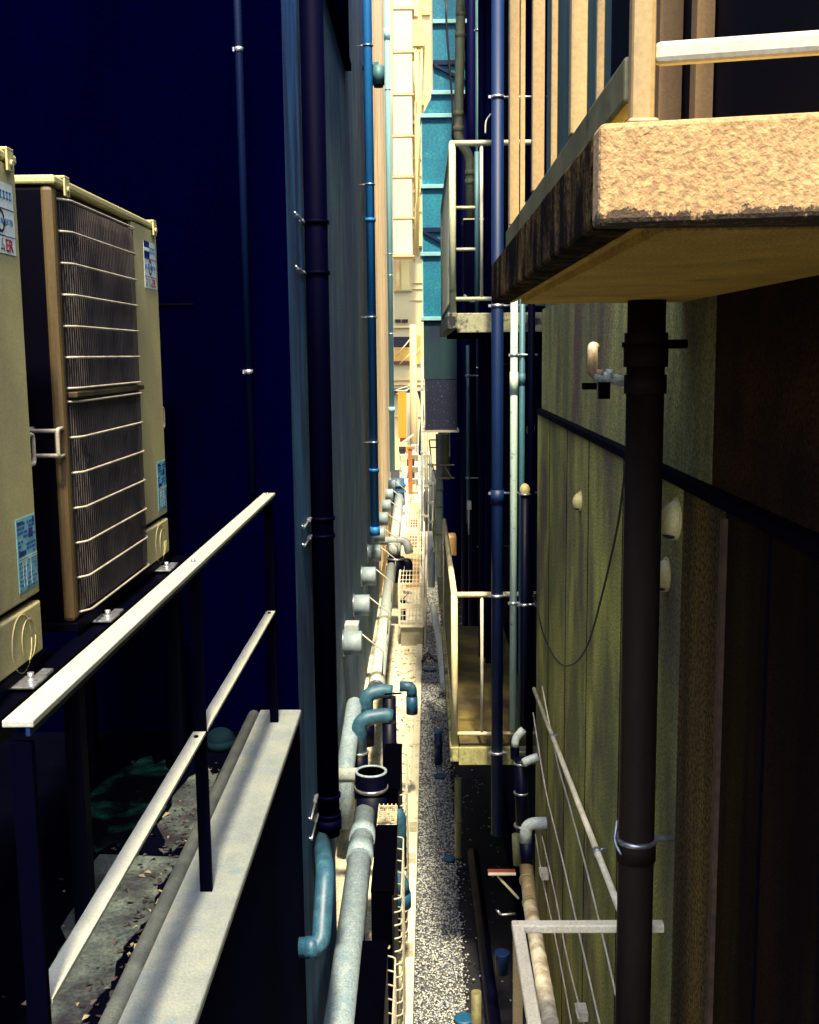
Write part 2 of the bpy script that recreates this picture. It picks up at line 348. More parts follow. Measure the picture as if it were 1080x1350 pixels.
octa_f = [(0, 2, 4), (2, 1, 4), (1, 3, 4), (3, 0, 4), (2, 0, 5), (1, 2, 5), (3, 1, 5), (0, 3, 5)]
for i in range(27000):
    yy = 5.0 + 17 * random.random() ** 1.9
    xx = random.uniform(xk(yy), .70) if random.random() < .03 else min(random.uniform(xk(yy) + .004, .27), 9) + (abs(random.gauss(0, .035)) if random.random() < .25 else 0)
    s = random.uniform(.005, .0125) * (1 + max(0, yy - 8) * .05)
    Mx = Matrix.Rotation(random.uniform(0, 6.28), 3, 'Z') @ Matrix.Rotation(random.uniform(-.6, .6), 3, 'X')
    c = Vector((xx, yy, ZG - .006 + random.uniform(0, .016)))
    a, b, d = s * random.uniform(.8, 1.3), s * random.uniform(.7, 1.1), s * random.uniform(.45, .8)
    vs = [(a, 0, 0), (-a, 0, 0), (0, b, 0), (0, -b, 0), (0, 0, d), (0, 0, -d)]
    q = random.random(); mi = 0 if q < .50 else (1 if q < .75 else 2)
    gv.add([c + Mx @ Vector(p) for p in vs], octa_f, True, mi)
single('gravel', gv, ['stone_light', 'stone_mid', 'stone_dark'], 'loose grey and white gravel filling the strip beside the kerb', 'gravel', kind='stuff')

# ------------------------------------------------------------------ left corner building with the terrace
XF = -.58           # alley face
YW = 4.85           # wall at the far end of the terrace
cbld = thing('corner_building', 'dark navy building on the left with a terrace holding air conditioners', 'building', (-2, 5.5, ZG))
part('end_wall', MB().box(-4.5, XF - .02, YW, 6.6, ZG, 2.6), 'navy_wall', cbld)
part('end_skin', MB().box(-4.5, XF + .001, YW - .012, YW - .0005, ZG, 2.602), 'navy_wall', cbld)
part('alley_wall', MB().box(XF - .018, XF, YW + .006, 6.6, ZG, 2.598), 'teal_wall', cbld)
part('terrace_floor', MB().box(-4.5, -.802, -.6, YW - .014, -1.9, -1.70), 'terrace_floor', cbld)
part('parapet_wall', MB().box(-.80, XF, -.6, YW - .014, ZG, -1.632), 'terrace_face', cbld)
part('coping', MB().box(-.755, -.566, -.6, YW - .014, -1.630, -1.598), 'coping', cbld, bevel=.008)
lip = MB().tube([(-.784, -.6, -1.628), (-.784, YW - .014, -1.628)], .028, 12)
part('gutter_lip', lip, 'coping_lip', cbld)
part('wall_joint', MB().box(-1.55, -.99, YW - .018, YW - .0125, .222, .230), 'dark_steel', cbld)
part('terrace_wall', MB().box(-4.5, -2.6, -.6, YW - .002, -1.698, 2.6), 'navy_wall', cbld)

def patch(name, m, ring, z):
    # an irregular thin skin with a ragged outline
    n = len(ring); mb = MB()
    top = [Vector((x, y, z)) for x, y in ring]; bot = [Vector((x, y, z - .0035)) for x, y in ring]
    mb.add(top + bot, [tuple(range(n))] + [(i + n, (i + 1) % n + n, (i + 1) % n, i) for i in range(n)])
    part(name, mb, m, cbld)
rr_ = random.Random(21)
edge = []; yy = .9
while yy < 3.55: edge.append((-.865 + rr_.uniform(-.008, .008) - .016 * math.sin(yy * 3) - .010 * math.sin(yy * 17 + 1), yy)); yy += .025
back = []
while yy > .9: back.append((-1.02 - .10 * math.sin(yy * 2.3) + rr_.uniform(-.02, .02), yy)); yy -= .07
patch('worn_screed', 'worn_concrete', edge + back, -1.6955)
patch('moss_patch', 'moss_patch', [(-1.16 + .17 * math.cos(a) * rr_.uniform(.85, 1.15), 4.05 + .42 * math.sin(a) * rr_.uniform(.85, 1.15)) for a in [2 * math.pi * k / 30 for k in range(30)]], -1.695)
patch('worn_screed', 'worn_concrete', [(-.90 + .085 * math.cos(a) * rr_.uniform(.7, 1.2), 3.98 + .36 * math.sin(a) * rr_.uniform(.85, 1.15)) for a in [2 * math.pi * k / 30 for k in range(30)]], -1.695)
# fallen leaves on the terrace floor
lv = MB()
for i in range(300):
    yy = random.gauss(3.0, .8); xx = -.825 - abs(random.gauss(0, .05)) if random.random() < .75 else random.uniform(-1.25, -.83)
    if random.random() < .25: yy = random.gauss(3.75, .18); xx = random.uniform(-1.05, -.8)
    if not (.8 < yy < 4.75): continue
    s = random.uniform(.006, .018); a = random.uniform(0, 6.28)
    c = Vector((xx, yy, -1.694)); dx = Vector((math.cos(a), math.sin(a), random.uniform(-.2, .5))) * s; dy = Vector((-math.sin(a), math.cos(a), random.uniform(-.2, .4))) * s * .6
    up = Vector((0, 0, random.uniform(.001, .006)))
    lv.add([c - dx, c - dy * .9 + up, c + dx, c + dy + up], [(0, 1, 2), (0, 2, 3)], False, 1 if random.random() < .16 else 0)
single('fallen_leaves', lv, ['leaf_dark', 'leaf_pale'], 'dead leaves and dirt lying along the terrace gutter', 'leaves', kind='stuff')

# small dome on the terrace gutter
vc = thing('drain_dome', 'small round dark green dome at the far end of the terrace gutter', 'drain cover', (-.90, 4.62, -1.70))
part('dome', MB().ball((-.90, 4.62, -1.66), .062, .062, .05, lo=0), 'teal_dark', vc)
part('base', MB().cyl((-.90, 4.62, -1.70), (-.90, 4.62, -1.66), .066, 20), 'teal_dark', vc)

# terrace railing
RX = -.666
rl = thing('terrace_railing', 'pale flat-bar metal railing on the terrace coping in front of the air conditioners', 'railing', (RX, 3, -1.6))
posts = (1.735, 3.12, 4.66)
part('top_rail', MB().box(RX - .026, RX + .026, 1.72, 4.70, -.597, -.585), 'rail_paint', rl, bevel=.002)
part('rail_underside', MB().box(RX + .012, RX + .019, 1.722, 4.70, -.612, -.5975), 'deep_blue_pipe', rl)
for i, py in enumerate(posts):
    p = part('post', MB().box(RX - .018, RX + .018, py - .008, py + .008, -1.5975, -.626), 'rail_dark', rl)
    if i: part('bolt', MB().cyl((RX, py - .01, -.585), (RX, py - .01, -.579), .007, 6), 'clamp_steel', p)
for y0, y1 in ((1.75, 3.108), (3.132, 4.648)):
    b = part('middle_rail', MB().box(RX - .019, RX + .019, y0, y1, -1.103, -1.093), 'rail_paint', rl, bevel=.0015)
    part('bolt', MB().cyl((RX, y1 - .05, -1.093), (RX, y1 - .05, -1.088), .007, 6), 'dark_steel', b)

# ------------------------------------------------------------------ air conditioners on the terrace
def make_ac():
    xf, y0, y1, zb, zt = -1.05, 3.23, 4.45, -.822, .519
    xb = xf - .36; gy = 4.09
    t = thing('air_conditioner', 'beige outdoor unit nearer the dark wall, its two-fan wire grille in full view', 'air conditioner', ((xf + xb) / 2, (y0 + y1) / 2, zb),
              'twin-fan outdoor units on the terrace')
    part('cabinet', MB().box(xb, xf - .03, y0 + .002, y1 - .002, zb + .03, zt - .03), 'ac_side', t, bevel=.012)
    part('corner_post', MB().box(xf - .045, xf - .004, y0, y0 + .046, zb + .03, zt - .028), 'ac_stain', t, bevel=.014)
    part('grille_frame', MB().box(xf - .03, xf - .014, y0 + .052, gy - .004, zb + .035, zt - .035), 'ac_coil', t)
    part('service_panel', MB().box(xf - .03, xf, gy, y1, -.632, zt - .028), 'ac_case', t, bevel=.006)
    part('pipe_cover', MB().box(xf - .03, xf + .002, gy + .002, y1 - .004, zb + .03, -.652), 'ac_case', t, bevel=.006)
    part('lid', MB().box(xb - .006, xf + .005, y0 - .004, y1 + .004, zt - .026, zt), 'ac_case', t, bevel=.007)
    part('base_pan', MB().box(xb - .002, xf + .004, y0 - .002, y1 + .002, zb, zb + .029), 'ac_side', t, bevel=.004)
    # embossed ovals on the pipe cover
    em = MB()
    for k, (yy, rr) in enumerate(((gy + .20, .07), (gy + .25, .05))):
        pts = [(xf + .003, yy + rr * math.cos(a), -.735 + rr * 1.1 * math.sin(a)) for a in [2 * math.pi * j / 20 for j in range(21)]]
        em.tube(pts, .0012, 6)
    part('embossing', em, 'ac_case', t)
    # two wire fan guards with fine vertical wires and strong horizontal wires
    for z0, z1, nb in ((-.095, zt - .055, 6), (zb + .045, -.125, 6)):
        ww = MB(); ya, yb = y0 + .06, gy - .008
        n = 44
        for i in range(n):
            yy = ya + (yb - ya) * (i + .5) / n
            bow = .020 + .012 * math.sin(math.pi * min(1, i / 14) * .5)
            ww.bar((xf - .008 + bow - .02, yy, z0 + .008), (xf - .008 + bow - .02, yy, z1 - .008), .0030, .0030, (1, 0, 0))
        g = part('fan_guard', ww, 'ac_fin', t)
        hw = MB()
        for i in range(nb + 1):
            z = z0 + .005 + (z1 - z0 - .01) * i / nb
            hw.tube(fillet([(xf - .012, ya - .006, z), (xf + .016, ya + .03, z), (xf + .018, yb - .03, z), (xf - .012, yb + .006, z)], .02, 4), .0036, 8)
        part('cross_wire', hw, 'ac_wire', g)
        # the fan's round edge behind the wires
        fz = (z0 + z1) / 2; fy = (ya + yb) / 2
        part('fan_ring', MB().tube([(xf - .011, fy + .27 * math.cos(a), fz + .27 * math.sin(a)) for a in [2 * math.pi * j / 40 for j in range(41)]], .004, 6, caps=False), 'ac_stain', g)
    # divider ledge between the guards and top edge comb
    dv = MB().box(xf - .012, xf + .02, y0 + .055, gy - .006, -.118, -.101)
    part('divider', dv, 'ac_stain', t, bevel=.003)
    for yy in (y0 + .09, y1 - .06):
        lug = MB().box(xf - .04, xf + .012, yy - .022, yy + .022, zt + .001, zt + .008).box(xf + .006, xf + .012, yy - .022, yy + .022, zt - .05, zt + .0005).cyl((xf + .012, yy, zt - .03), (xf + .018, yy, zt - .03), .009, 10)
        part('lifting_lug', lug, 'ac_case', t, bevel=.0015)
    # square bar handles on both ends
    for yy, sgn in ((y0, -1), (y1, 1)):
        pts = [(xf - .012, yy, -.205), (xf - .012, yy + sgn * .05, -.205), (xf - .012, yy + sgn * .05, -.285), (xf - .012, yy, -.285)]
        pts2 = [(xf - .10, yy, -.205), (xf - .10, yy + sgn * .05, -.205), (xf - .10, yy + sgn * .05, -.285), (xf - .10, yy, -.285)]
        h = MB().tube(fillet(pts, .012, 4), .006, 8).tube(fillet(pts2, .012, 4), .006, 8)
        h.tube([(xf - .10, yy + sgn * .05, -.209), (xf - .012, yy + sgn * .05, -.209)], .006, 8).tube([(xf - .10, yy + sgn * .05, -.281), (xf - .012, yy + sgn * .05, -.281)], .006, 8)
        part('handle', h, 'ac_wire', t)
    # sticker with its print
    sy0, sy1, sz0, sz1 = y1 - .212, y1 - .032, .262, .438
    st = part('sticker', MB().box(xf + .0005, xf + .0015, sy0, sy1, sz0, sz1), 'sticker', t)
    e = xf + .0022
    part('blue_block', MB().box(e - .0005, e, sy0, sy0 + .082, sz1 - .062, sz1), 'print_navy', st)
    part('rule_line', MB().box(e - .0005, e, sy0, sy1, sz1 - .066, sz1 - .0635).box(e - .0005, e, sy0, sy1, sz0 + .043, sz0 + .045), 'print_navy', st)
    part('lettering', text_mb('REPLACE INVERTER', .021, (e, sy0 + .004, sz0 + .073), squash=.90), 'print_blue', st)
    part('lettering', text_mb('スリム', .040, (e, sy0 + .008, sz0 + .007), squash=.82), 'print_black', st)
    er = MB()
    base = text_mb('ER', .044, (e, sy0 + .108, sz0 + .007), squash=1.05, thick=.0006); er.add(base.v, base.f)
    base = text_mb('ER', .044, (e + .0003, sy0 + .1095, sz0 + .007), squash=1.05, thick=.0006); er.add(base.v, base.f)
    part('lettering', er, 'print_red', st)
    lt = MB()
    for k in range(4): lt.box(e + .0002, e + .0008, sy0 + .006 + k * .019, sy0 + .021 + k * .019, sz1 - .037, sz1 - .024)
    part('print_bar', lt, 'sticker', st)
    lt = MB()
    for k in range(4):
        yy = sy0 + .088 + k * .021
        lt.box(e - .0005, e, yy, yy + .016, sz1 - .040, sz1 - .036).box(e - .0005, e, yy + .005, yy + .010, sz1 - .036, sz1 - .020).box(e - .0005, e, yy + .001, yy + .015, sz1 - .024, sz1 - .020)
    part('print_mark', lt, 'print_blue', st)
    ar = MB(); cy, cz, rr = (sy0 + sy1) / 2 - .004, sz0 + .080, .025
    for a0, a1 in ((15, 160), (195, 340)):
        pts = [(e, cy + rr * .9 * math.cos(R(a)), cz + rr * 1.05 * math.sin(R(a))) for a in [a0 + (a1 - a0) * j / 12 for j in range(13)]]
        for p, q in zip(pts, pts[1:]): ar.bar(p, q, .007, .0008, (1, 0, 0))
        a = R(a1); tip = Vector((e, cy + rr * .9 * math.cos(a), cz + rr * 1.05 * math.sin(a)))
        tg = Vector((0, -math.sin(a), math.cos(a))); nr = Vector((0, math.cos(a), math.sin(a)))
        tri = [tip + nr * .009, tip - nr * .009, tip + tg * .014]
        ar.add([p + Vector((dx, 0, 0)) for dx in (-.0004, .0004) for p in tri], [(0, 1, 2), (5, 4, 3), (0, 3, 4, 1), (1, 4, 5, 2), (2, 5, 3, 0)])
    part('arrow', ar, 'print_black', st)
    # teal specification label
    ly0, ly1, lz0, lz1 = y1 - .150, y1 - .012, -.605, -.412
    lb = part('rating_label', MB().box(xf + .0005, xf + .0015, ly0, ly1, lz0, lz1), 'label_teal', t)
    pr = MB(); rnd = random.Random(3)
    for k in range(16):
        z = lz1 - .012 - k * .0115
        yy = ly0 + .006
        while yy < ly1 - .012:
            w = rnd.uniform(.006, .03)
            if rnd.random() < (.8 if k < 8 else .55): pr.box(e - .0005, e, yy, min(yy + w, ly1 - .005), z - (.007 if k < 8 else .003), z)
            yy += w + .004
    part('print_row', pr, 'print_blue', lb)
    for ya_, yb_, za_, zb_ in ((ly0 + .085, ly0 + .115, lz1 - .058, lz1 - .034), (ly0 + .004, ly0 + .05, lz1 - .0135, lz1 - .008), (ly0 + .01, ly0 + .06, lz1 - .098, lz1 - .086), (ly1 - .022, ly1 - .008, lz1 - .022, lz1 - .006)):
        part('print_block', MB().box(e, e + .0005, ya_, yb_, za_, zb_), 'print_navy', lb)
    wl = MB()
    for z in (lz1 - .104, lz1 - .110): wl.box(e + .0006, e + .001, ly0, ly1, z - .0014, z)
    for yy in (ly0 + .03, ly0 + .052, ly0 + .088): wl.box(e + .0006, e + .001, yy, yy + .0016, lz0 + .012, lz1 - .112)
    part('rule_line', wl, 'sticker', lb)
    # feet and the round valve cover
    for yy in (y0 + .20, y1 - .20):
        ft = MB().box(xf - .02, xf + .06, yy - .05, yy + .05, zb - .008, zb - .001).box(xf + .02, xf + .05, yy + .055, yy + .13, zb - .014, zb - .004)
        f = part('foot', ft, 'clamp_steel', t, bevel=.002)
        part('bolt', MB().cyl((xf + .035, yy, zb - .001), (xf + .035, yy, zb + .022), .009, 8).cyl((xf + .035, yy, zb - .001), (xf + .035, yy, zb + .006), .016, 6), 'clamp_steel', f)
    v = MB().tube([(xf - .06, y1 + .002, -.70), (xf - .06, y1 + .05, -.70), (xf - .06, y1 + .062, -.70)], .03, 14, radii=[.034, .034, .02])
    part('valve_cover', v, 'teal_pvc', t)
    return t
ac = make_ac()
dup(ac, (0, -1.52, 0), 'beige outdoor unit cut by the photo edge, only its sticker panel showing', 'twin-fan outdoor units on the terrace')
sf = thing('equipment_stand', 'dark steel frame carrying the two outdoor units above the terrace floor', 'stand', (-1.23, 3.1, -1.70))
for xx in (-1.40, -1.03):
    part('beam', MB().box(xx - .03, xx + .03, 1.5, 4.6, -.90, -.838), 'dark_steel', sf)
    for yy in (1.7, 3.1, 4.4): part('leg', MB().box(xx - .025, xx + .025, yy - .025, yy + .025, -1.70, -.902), 'dark_steel', sf)
for yy in (1.6, 3.1, 4.5): part('cross_beam', MB().box(-1.368, -1.062, yy - .025, yy + .025, -.89, -.85), 'dark_steel', sf)

# ------------------------------------------------------------------ vertical pipes helper
def clampring(mb, x, y, z, r, wx=None, h=.018):
    """ring round a vertical pipe and, when wx is given, a stem to the wall at x = wx"""
    mb.tube([(x, y, z - h / 2), (x, y, z + h / 2)], r * 1.14, 18)
    if wx is not None: mb.tube([(x, y, z), (wx, y, z)], .006, 8)
def vpipe(name, label, cat, u, vref, Y, r, v0, v1, m, clamps=(), wall=None, couplings=(), group=None, seg=18, cm='clamp_steel', ztop=None):
    '''a vertical pipe with clamps and couplings at given photo heights'''
    p = at(u, vref, Y); z1 = at(u, v0, Y).z if ztop is None else ztop; z0 = at(u, v1, Y).z
    t = thing(name, label, cat, (p.x, Y, z0), group)
    part('pipe', MB().cyl((p.x, Y, z0), (p.x, Y, z1), r, seg), m, t)
    for v in clamps:
        mb = MB(); z = at(u, v, Y).z
        clampring(mb, p.x, Y, z, r, None)
        if wall is not None:
            w = Vector(wall(p)) ; d = w - Vector((p.x, Y, 0)); d.z = 0
            if d.length > .002: mb.tube([(p.x, Y, z), (p.x + d.x, Y + d.y, z)], .007, 8)
        # screw tabs
        mb.box(p.x - r * 1.5, p.x - r * 1.1, Y - r * .5, Y - r * .1, z - .008, z + .008)
        part('clamp', mb, cm, t)
    for v, k in couplings:
        z = at(u, v, Y).z
        part('coupling', MB().cyl((p.x, Y, z - r * k), (p.x, Y, z + r * k), r * 1.16, seg), m, t)
    return t, p

vpipe('drain_pipe', 'thin dark blue pipe clamped on the dark navy wall above the railing', 'pipe', 328, 490, 4.80, .0165, 0, 650, 'midnight_pipe', (65, 490), lambda p: (p.x, YW, 0), ztop=2.58)
dp, p = vpipe('downpipe', 'thick near-black downpipe at the corner of the navy building', 'downpipe', 422, 540, 5.50, .057, 0, 1100, 'navy_pipe',
              (293, 360, 683, 706, 1048, 1073), lambda p: (XF - .0, 5.50, 0), ((1085, .5),), cm='navy_pipe', ztop=2.58)
# long clamp stems reaching left along the wall, seen as bright hooks
for v in (293, 360, 683, 706, 1048, 1073):
    a = at(404, v, 5.45); b = at(388 + (v - 300) * .017, v, 5.10)
    h = MB().tube([(XF + .012, 5.46, a.z), (XF + .012, 5.14, a.z)], .0055, 8).tube([(XF + .012, 5.14, a.z), (XF + .001, 5.14, a.z + .012)], .0055, 8).box(XF + .002, XF + .02, 5.36, 5.44, a.z - .006, a.z + .006)
    part('hook', h, 'clamp_steel', dp)

# teal pipe from the foot of the corner downpipe, turning into the terrace face
pt = at(423, 1104, 5.5); m1 = at(429, 1150, 4.85); m2 = at(423, 1248, 4.62)
pe = thing('drain_elbow', 'teal drain pipe with an elbow turning into the lower terrace face', 'pipe', tuple(m2))
part('pipe', MB().tube(fillet([(pt.x, 5.5, pt.z - .004), m1, m2, (XF + .002, 4.62, m2.z - .004)], .075, 8), .044, 18), 'teal_pvc', pe)
part('coupling', MB().cyl((XF + .03, 4.62, m2.z - .004), (XF + .085, 4.62, m2.z - .004), .049, 18), 'teal_pvc', pe)

# ------------------------------------------------------------------ left: streaked grey building
XG = -.85
gb = thing('grey_building', 'tall streaky blue-grey windowless building beyond the black downpipe', 'building', (-3, 14, ZG))
part('wall', MB().box(-6, XG, 7.2, 20.4, ZG, 8), 'grey_wall', gb)
part('window_hood', MB().box(XG + .001, XG + .07, 9.4, 13.1, 3.20, 3.28).box(XG + .001, XG + .05, 9.4, 13.1, 3.281, 7), 'navy_wall', gb)

bb = thing('beige_building', 'narrow strip of beige ribbed building beyond the streaky grey one', 'building', (-3, 23.5, ZG))
part('wall', MB().box(-6, XG + .02, 20.5, 26.8, ZG, 15), 'beige_wall', bb)
rb = MB()
for k in range(14):
    yy = 20.7 + k * .44; rb.box(XG + .021, XG + .04, yy, yy + .12, ZG + .5, 15)
part('rib', rb, 'beige_wall', bb)
wb = thing('balcony_building', 'white building end with a column of small dark openings behind the pale blue pipe', 'building', (-3, 30, ZG))
part('wall', MB().box(-6, -1.02, 27.2, 34, ZG, 15), 'white_panel', wb)
zz = -2.2; k = 0; rnd = random.Random(5)
while zz < 12:
    h = rnd.uniform(.25, .9)
    part('opening', MB().box(-1.019, -.965, 27.4, 33, zz, zz + h), 'dark_void', wb) if k < 16 else None
    zz += h + rnd.uniform(.35, 1.3); k += 1

vpipe('downpipe', 'bright blue downpipe with wall clamps on the streaky grey building', 'downpipe', 490, 400, 15.5, .062, 0, 700, 'blue_pipe',
      (60, 243, 418, 583), lambda p: (XG, 15.5, 0), ((700, 1.0), (620, .4), (290, .4)), ztop=12)
vpipe('downpipe', 'slender pale sky blue downpipe far down the alley', 'downpipe', 513.5, 300, 24, .058, 0, 622, 'sky_pipe',
      (118, 335, 363, 440, 540), lambda p: (XG, 24, 0), ((45, 2.0), (540, 1.0)), ztop=13)
ex = thing('exhaust_pipe', 'small grey hooded vent pipe high beside the bright blue downpipe', 'vent', tuple(at(498, 112, 17)))
a = at(499, 87, 17); b = at(499, 112, 17)
part('pipe', MB().cyl((a.x, 17, a.z), (b.x, 17, b.z), .09, 16), 'teal_thin', ex)
part('stem', MB().cyl((XG, 17, a.z), (a.x, 17, a.z), .06, 14), 'teal_thin', ex)
part('mouth', MB().cyl((b.x, 17, b.z - .03), (b.x, 17, b.z - .001), .07, 16), 'dark_void', ex)

# drum-shaped exhaust caps along the grey building
def drum(yy):
    zc = -2.96
    t = thing('exhaust_vent', 'x', 'vent', (XG, yy, zc), 'exhaust caps in a row along the grey wall')
    part('barrel', MB().tube([(XG + .012, yy, zc), (XG + .19, yy, zc), (XG + .20, yy, zc)], .125, 24, radii=[.125, .125, .115]), 'vent_grey', t)
    part('collar', MB().cyl((XG, yy, zc), (XG + .0115, yy, zc), .14, 24), 'clamp_steel', t)
    part('tie_rod', MB().tube([(XG + .16, yy + .02, zc + .12), (XG + .42, yy + .02, zc - .10), (XG + .40, yy + .02, zc - .36)], .008, 6), 'white_steel', t)
    return t
d0 = drum(11.1)
dl = ['nearest white exhaust cap, tinted blue, with a small square box above it', 'second white exhaust cap up the row from the boxed one', 'third white exhaust cap up the row, beside the black pipe tee',
      'fourth white exhaust cap, just below the foot of the bright blue downpipe', 'exhaust cap just past the foot of the bright blue downpipe', 'exhaust cap sixth from the near end of the row',
      'exhaust cap seventh from the near end, deep in the alley', 'exhaust cap eighth from the near end, next to the last', 'last exhaust cap, under the end of the pale blue downpipe']
d0['label'] = dl[0]
for k in range(1, 9): dup(d0, (0, 1.74 * k, 0), dl[k], 'exhaust caps in a row along the grey wall')
bx = at(468, 832, 11.4)
single('junction_box', MB().box(XG, XG + .15, 11.32, 11.52, bx.z - .02, bx.z + .09), 'pale_pvc', 'small square pale box mounted above the nearest exhaust cap', 'box', bevel=.008)

# ------------------------------------------------------------------ header pipe runs along the left side of the alley floor
HX = -.46; HZ = -3.42
hp = thing('header_pipe', 'fat pale grey pipe running toward the viewer from the open flanged stub', 'pipe', (HX, 5, HZ))
part('pipe', MB().tube([(HX, 3.2, HZ - .03), (HX, 7.86, HZ)], .083, 24), 'grey_pvc', hp)
part('coupling', MB().tube([(HX, 7.10, HZ), (HX, 7.30, HZ)], .092, 24), 'grey_pvc', hp)
part('coupling', MB().tube([(HX, 7.42, HZ), (HX, 7.58, HZ)], .092, 24), 'grey_pvc', hp)
tee = part('riser', MB().cyl((HX + .045, 7.95, -3.75), (HX + .045, 7.95, -3.24), .115, 28), 'black_pvc', hp)
part('collar', MB().tube([(HX + .045, 7.95, -3.262), (HX + .045, 7.95, -3.235)], .128, 28), 'clamp_steel', tee)
part('open_rim', MB().ring((HX + .045, 7.95, -3.232), (HX + .045, 7.95, -3.12), .122, .100, 28), 'black_pvc', tee)
part('rim_edge', MB().tube([(HX + .045 + .112 * math.cos(a), 7.95 + .112 * math.sin(a), -3.12) for a in [2 * math.pi * j / 32 for j in range(33)]], .011, 8, caps=False), 'grey_pvc', tee)
part('side_branch', MB().tube(fillet([(HX + .10, 8.0, -3.46), (HX + .25, 8.0, -3.46), (HX + .25, 8.0, -3.9)], .08), .055, 16), 'teal_pvc', hp)
part('stand_leg', MB().box(HX - .02, HX + .02, 5.6, 5.64, ZG, HZ - .1).box(HX - .02, HX + .02, 7.2, 7.24, ZG, HZ - .09), 'dark_steel', hp)

hp2 = thing('branch_pipe', 'pale pipe crossing behind the flanged stub and turning down in an elbow', 'pipe', (HX, 8.6, -3.3))
a = at(452, 1022, 8.7); b = at(509, 1022, 8.7)
part('pipe', MB().tube(fillet([(a.x - .12, 8.7, a.z), (b.x, 8.7, a.z), (b.x + .01, 8.55, a.z - .34)], .11, 8), .060, 18), 'pale_pvc', hp2)
part('coupling', MB().cyl((b.x - .14, 8.7, a.z), (b.x - .09, 8.7, a.z), .067, 18), 'pale_pvc', hp2)
part('tail', MB().tube([(b.x + .011, 8.55, a.z - .345), (b.x + .011, 8.55, ZG + .02)], .066, 18), 'black_pvc', hp2)

hp3 = thing('wall_pipe', 'pale grey pipe close to the left wall ending in a down-turned joint', 'pipe', (-.67, 10, -3.5))
a = at(467, 930, 10.9); b = at(456, 1012, 9.6)
part('pipe', MB().tube(fillet([(a.x, 11.1, a.z - .5), (a.x, 11.0, a.z), (b.x, 9.5, b.z), (b.x, 9.45, b.z - .5)], .1), .083, 20), 'grey_pvc', hp3)

hp4 = thing('header_pipe', 'long pale pipe running between the black tee and the teal elbows', 'pipe', (-.5, 15, HZ))
a = at(496, 908, 11.4); b = at(516, 748, 17.8)
part('pipe', MB().tube([a, b], .084, 22), 'pale_pvc', hp4)
for t_ in (.04, .43):
    c = a.lerp(b, t_); c2 = a.lerp(b, t_ + .012)
    part('joint_ring', MB().tube([c, c2], .093, 22), 'olive_pvc', hp4)
part('end_ring', MB().tube([a - (b - a).normalized() * .05, a - (b - a).normalized() * .001], .098, 22), 'clamp_steel', hp4)
tc_ = at(522, 745, 18.2)
part('tee', MB().cyl((tc_.x, 18.2, tc_.z - .28), (tc_.x, 18.2, tc_.z + .14), .14, 22), 'black_pvc', hp4)
part('tee_collar', MB().cyl((tc_.x, 18.2, tc_.z + .10), (tc_.x, 18.2, tc_.z + .13), .155, 22), 'clamp_steel', hp4)
part('stub', MB().cyl((tc_.x - .02, 18.25, tc_.z + .142), (tc_.x - .02, 18.25, tc_.z + .36), .10, 20), 'pale_pvc', hp4)
part('side_elbow', MB().tube(fillet([(tc_.x + .1, 18.2, tc_.z + .05), (tc_.x + .22, 18.2, tc_.z + .05), (tc_.x + .2, 18.1, tc_.z - .32)], .1), .07, 14), 'black_pvc', hp4)
hp5 = thing('header_pipe', 'far pale pipe section beyond the black tee, topped by a white crossbar', 'pipe', (-.45, 21, -3.4))
a = at(520, 722, 19.2); b = at(526, 655, 25.5)
part('pipe', MB().tube([a, b], .10, 20), 'pale_pvc', hp5)
c = at(500, 713, 19); d = at(536, 713, 19)
part('crossbar', MB().tube(fillet([(c.x, 19, c.z), (d.x, 19, c.z), (d.x + .05, 18.9, c.z - .2)], .1), .075, 16), 'pale_pvc', hp5)
tg = at(525, 652, 25.6)
part('riser', MB().cyl((tg.x, 25.6, tg.z - .25), (tg.x, 25.6, tg.z + .38), .16, 20).cyl((tg.x, 25.6, tg.z + .05), (tg.x, 25.6, tg.z + .09), .19, 20).cyl((tg.x, 25.6, tg.z + .2), (tg.x, 25.6, tg.z + .24), .19, 20), 'teal_pvc', hp5)
part('top_pipe', MB().tube([(tg.x - .45, 25.6, tg.z + .32), (tg.x + .1, 25.6, tg.z + .32)], .06, 14), 'pale_pvc', hp5)

# teal elbows
for lab, (u0, v0, u1, v1, Y, dn) in (('upper teal pipe elbow joining the near end of the long pale pipe', (483, 945, 513, 915, 10.9, .25)),
                                     ('lower teal pipe elbow with a black socket under the upper one', (474, 985, 513, 948, 10.2, .45))):
    t = thing('pipe_elbow', lab, 'pipe', tuple(at(u0, v0, Y)), 'teal elbows by the long pipe')
    a = at(u0, v0, Y); b = at(u1, v1, Y)
    part('elbow', MB().tube(fillet([(a.x, Y, a.z - .05), (a.x, Y, b.z + .0), (b.x - .05, Y + .05, b.z + .02), (b.x + .02, Y + .06, b.z)], .13, 8), .074, 18), 'teal_pvc', t)
    part('socket', MB().cyl((a.x, Y, a.z - .05 - dn), (a.x, Y, a.z - .052), .083, 18), 'black_pvc', t)
    part('ring', MB().cyl((a.x, Y, a.z - .06), (a.x, Y, a.z - .04), .090, 18), 'clamp_steel', t)
    part('down_leg', MB().cyl((b.x, Y + .06, b.z - .9), (b.x, Y + .06, b.z - .05), .07, 18), 'black_pvc', t)
a = at(527, 905, 10.6); b = at(543, 905, 10.6)
t = thing('pipe_elbow', 'small blue pipe end turned down over the pale alley floor', 'pipe', (b.x, 10.6, b.z))
part('elbow', MB().tube(fillet([(a.x, 10.6, a.z), (b.x, 10.6, b.z), (b.x, 10.6, b.z - .10)], .06, 8), .052, 16), 'teal_pvc', t)
part('socket', MB().cyl((b.x, 10.6, b.z - .28), (b.x, 10.6, b.z - .10), .058, 16), 'blue_lid', t)
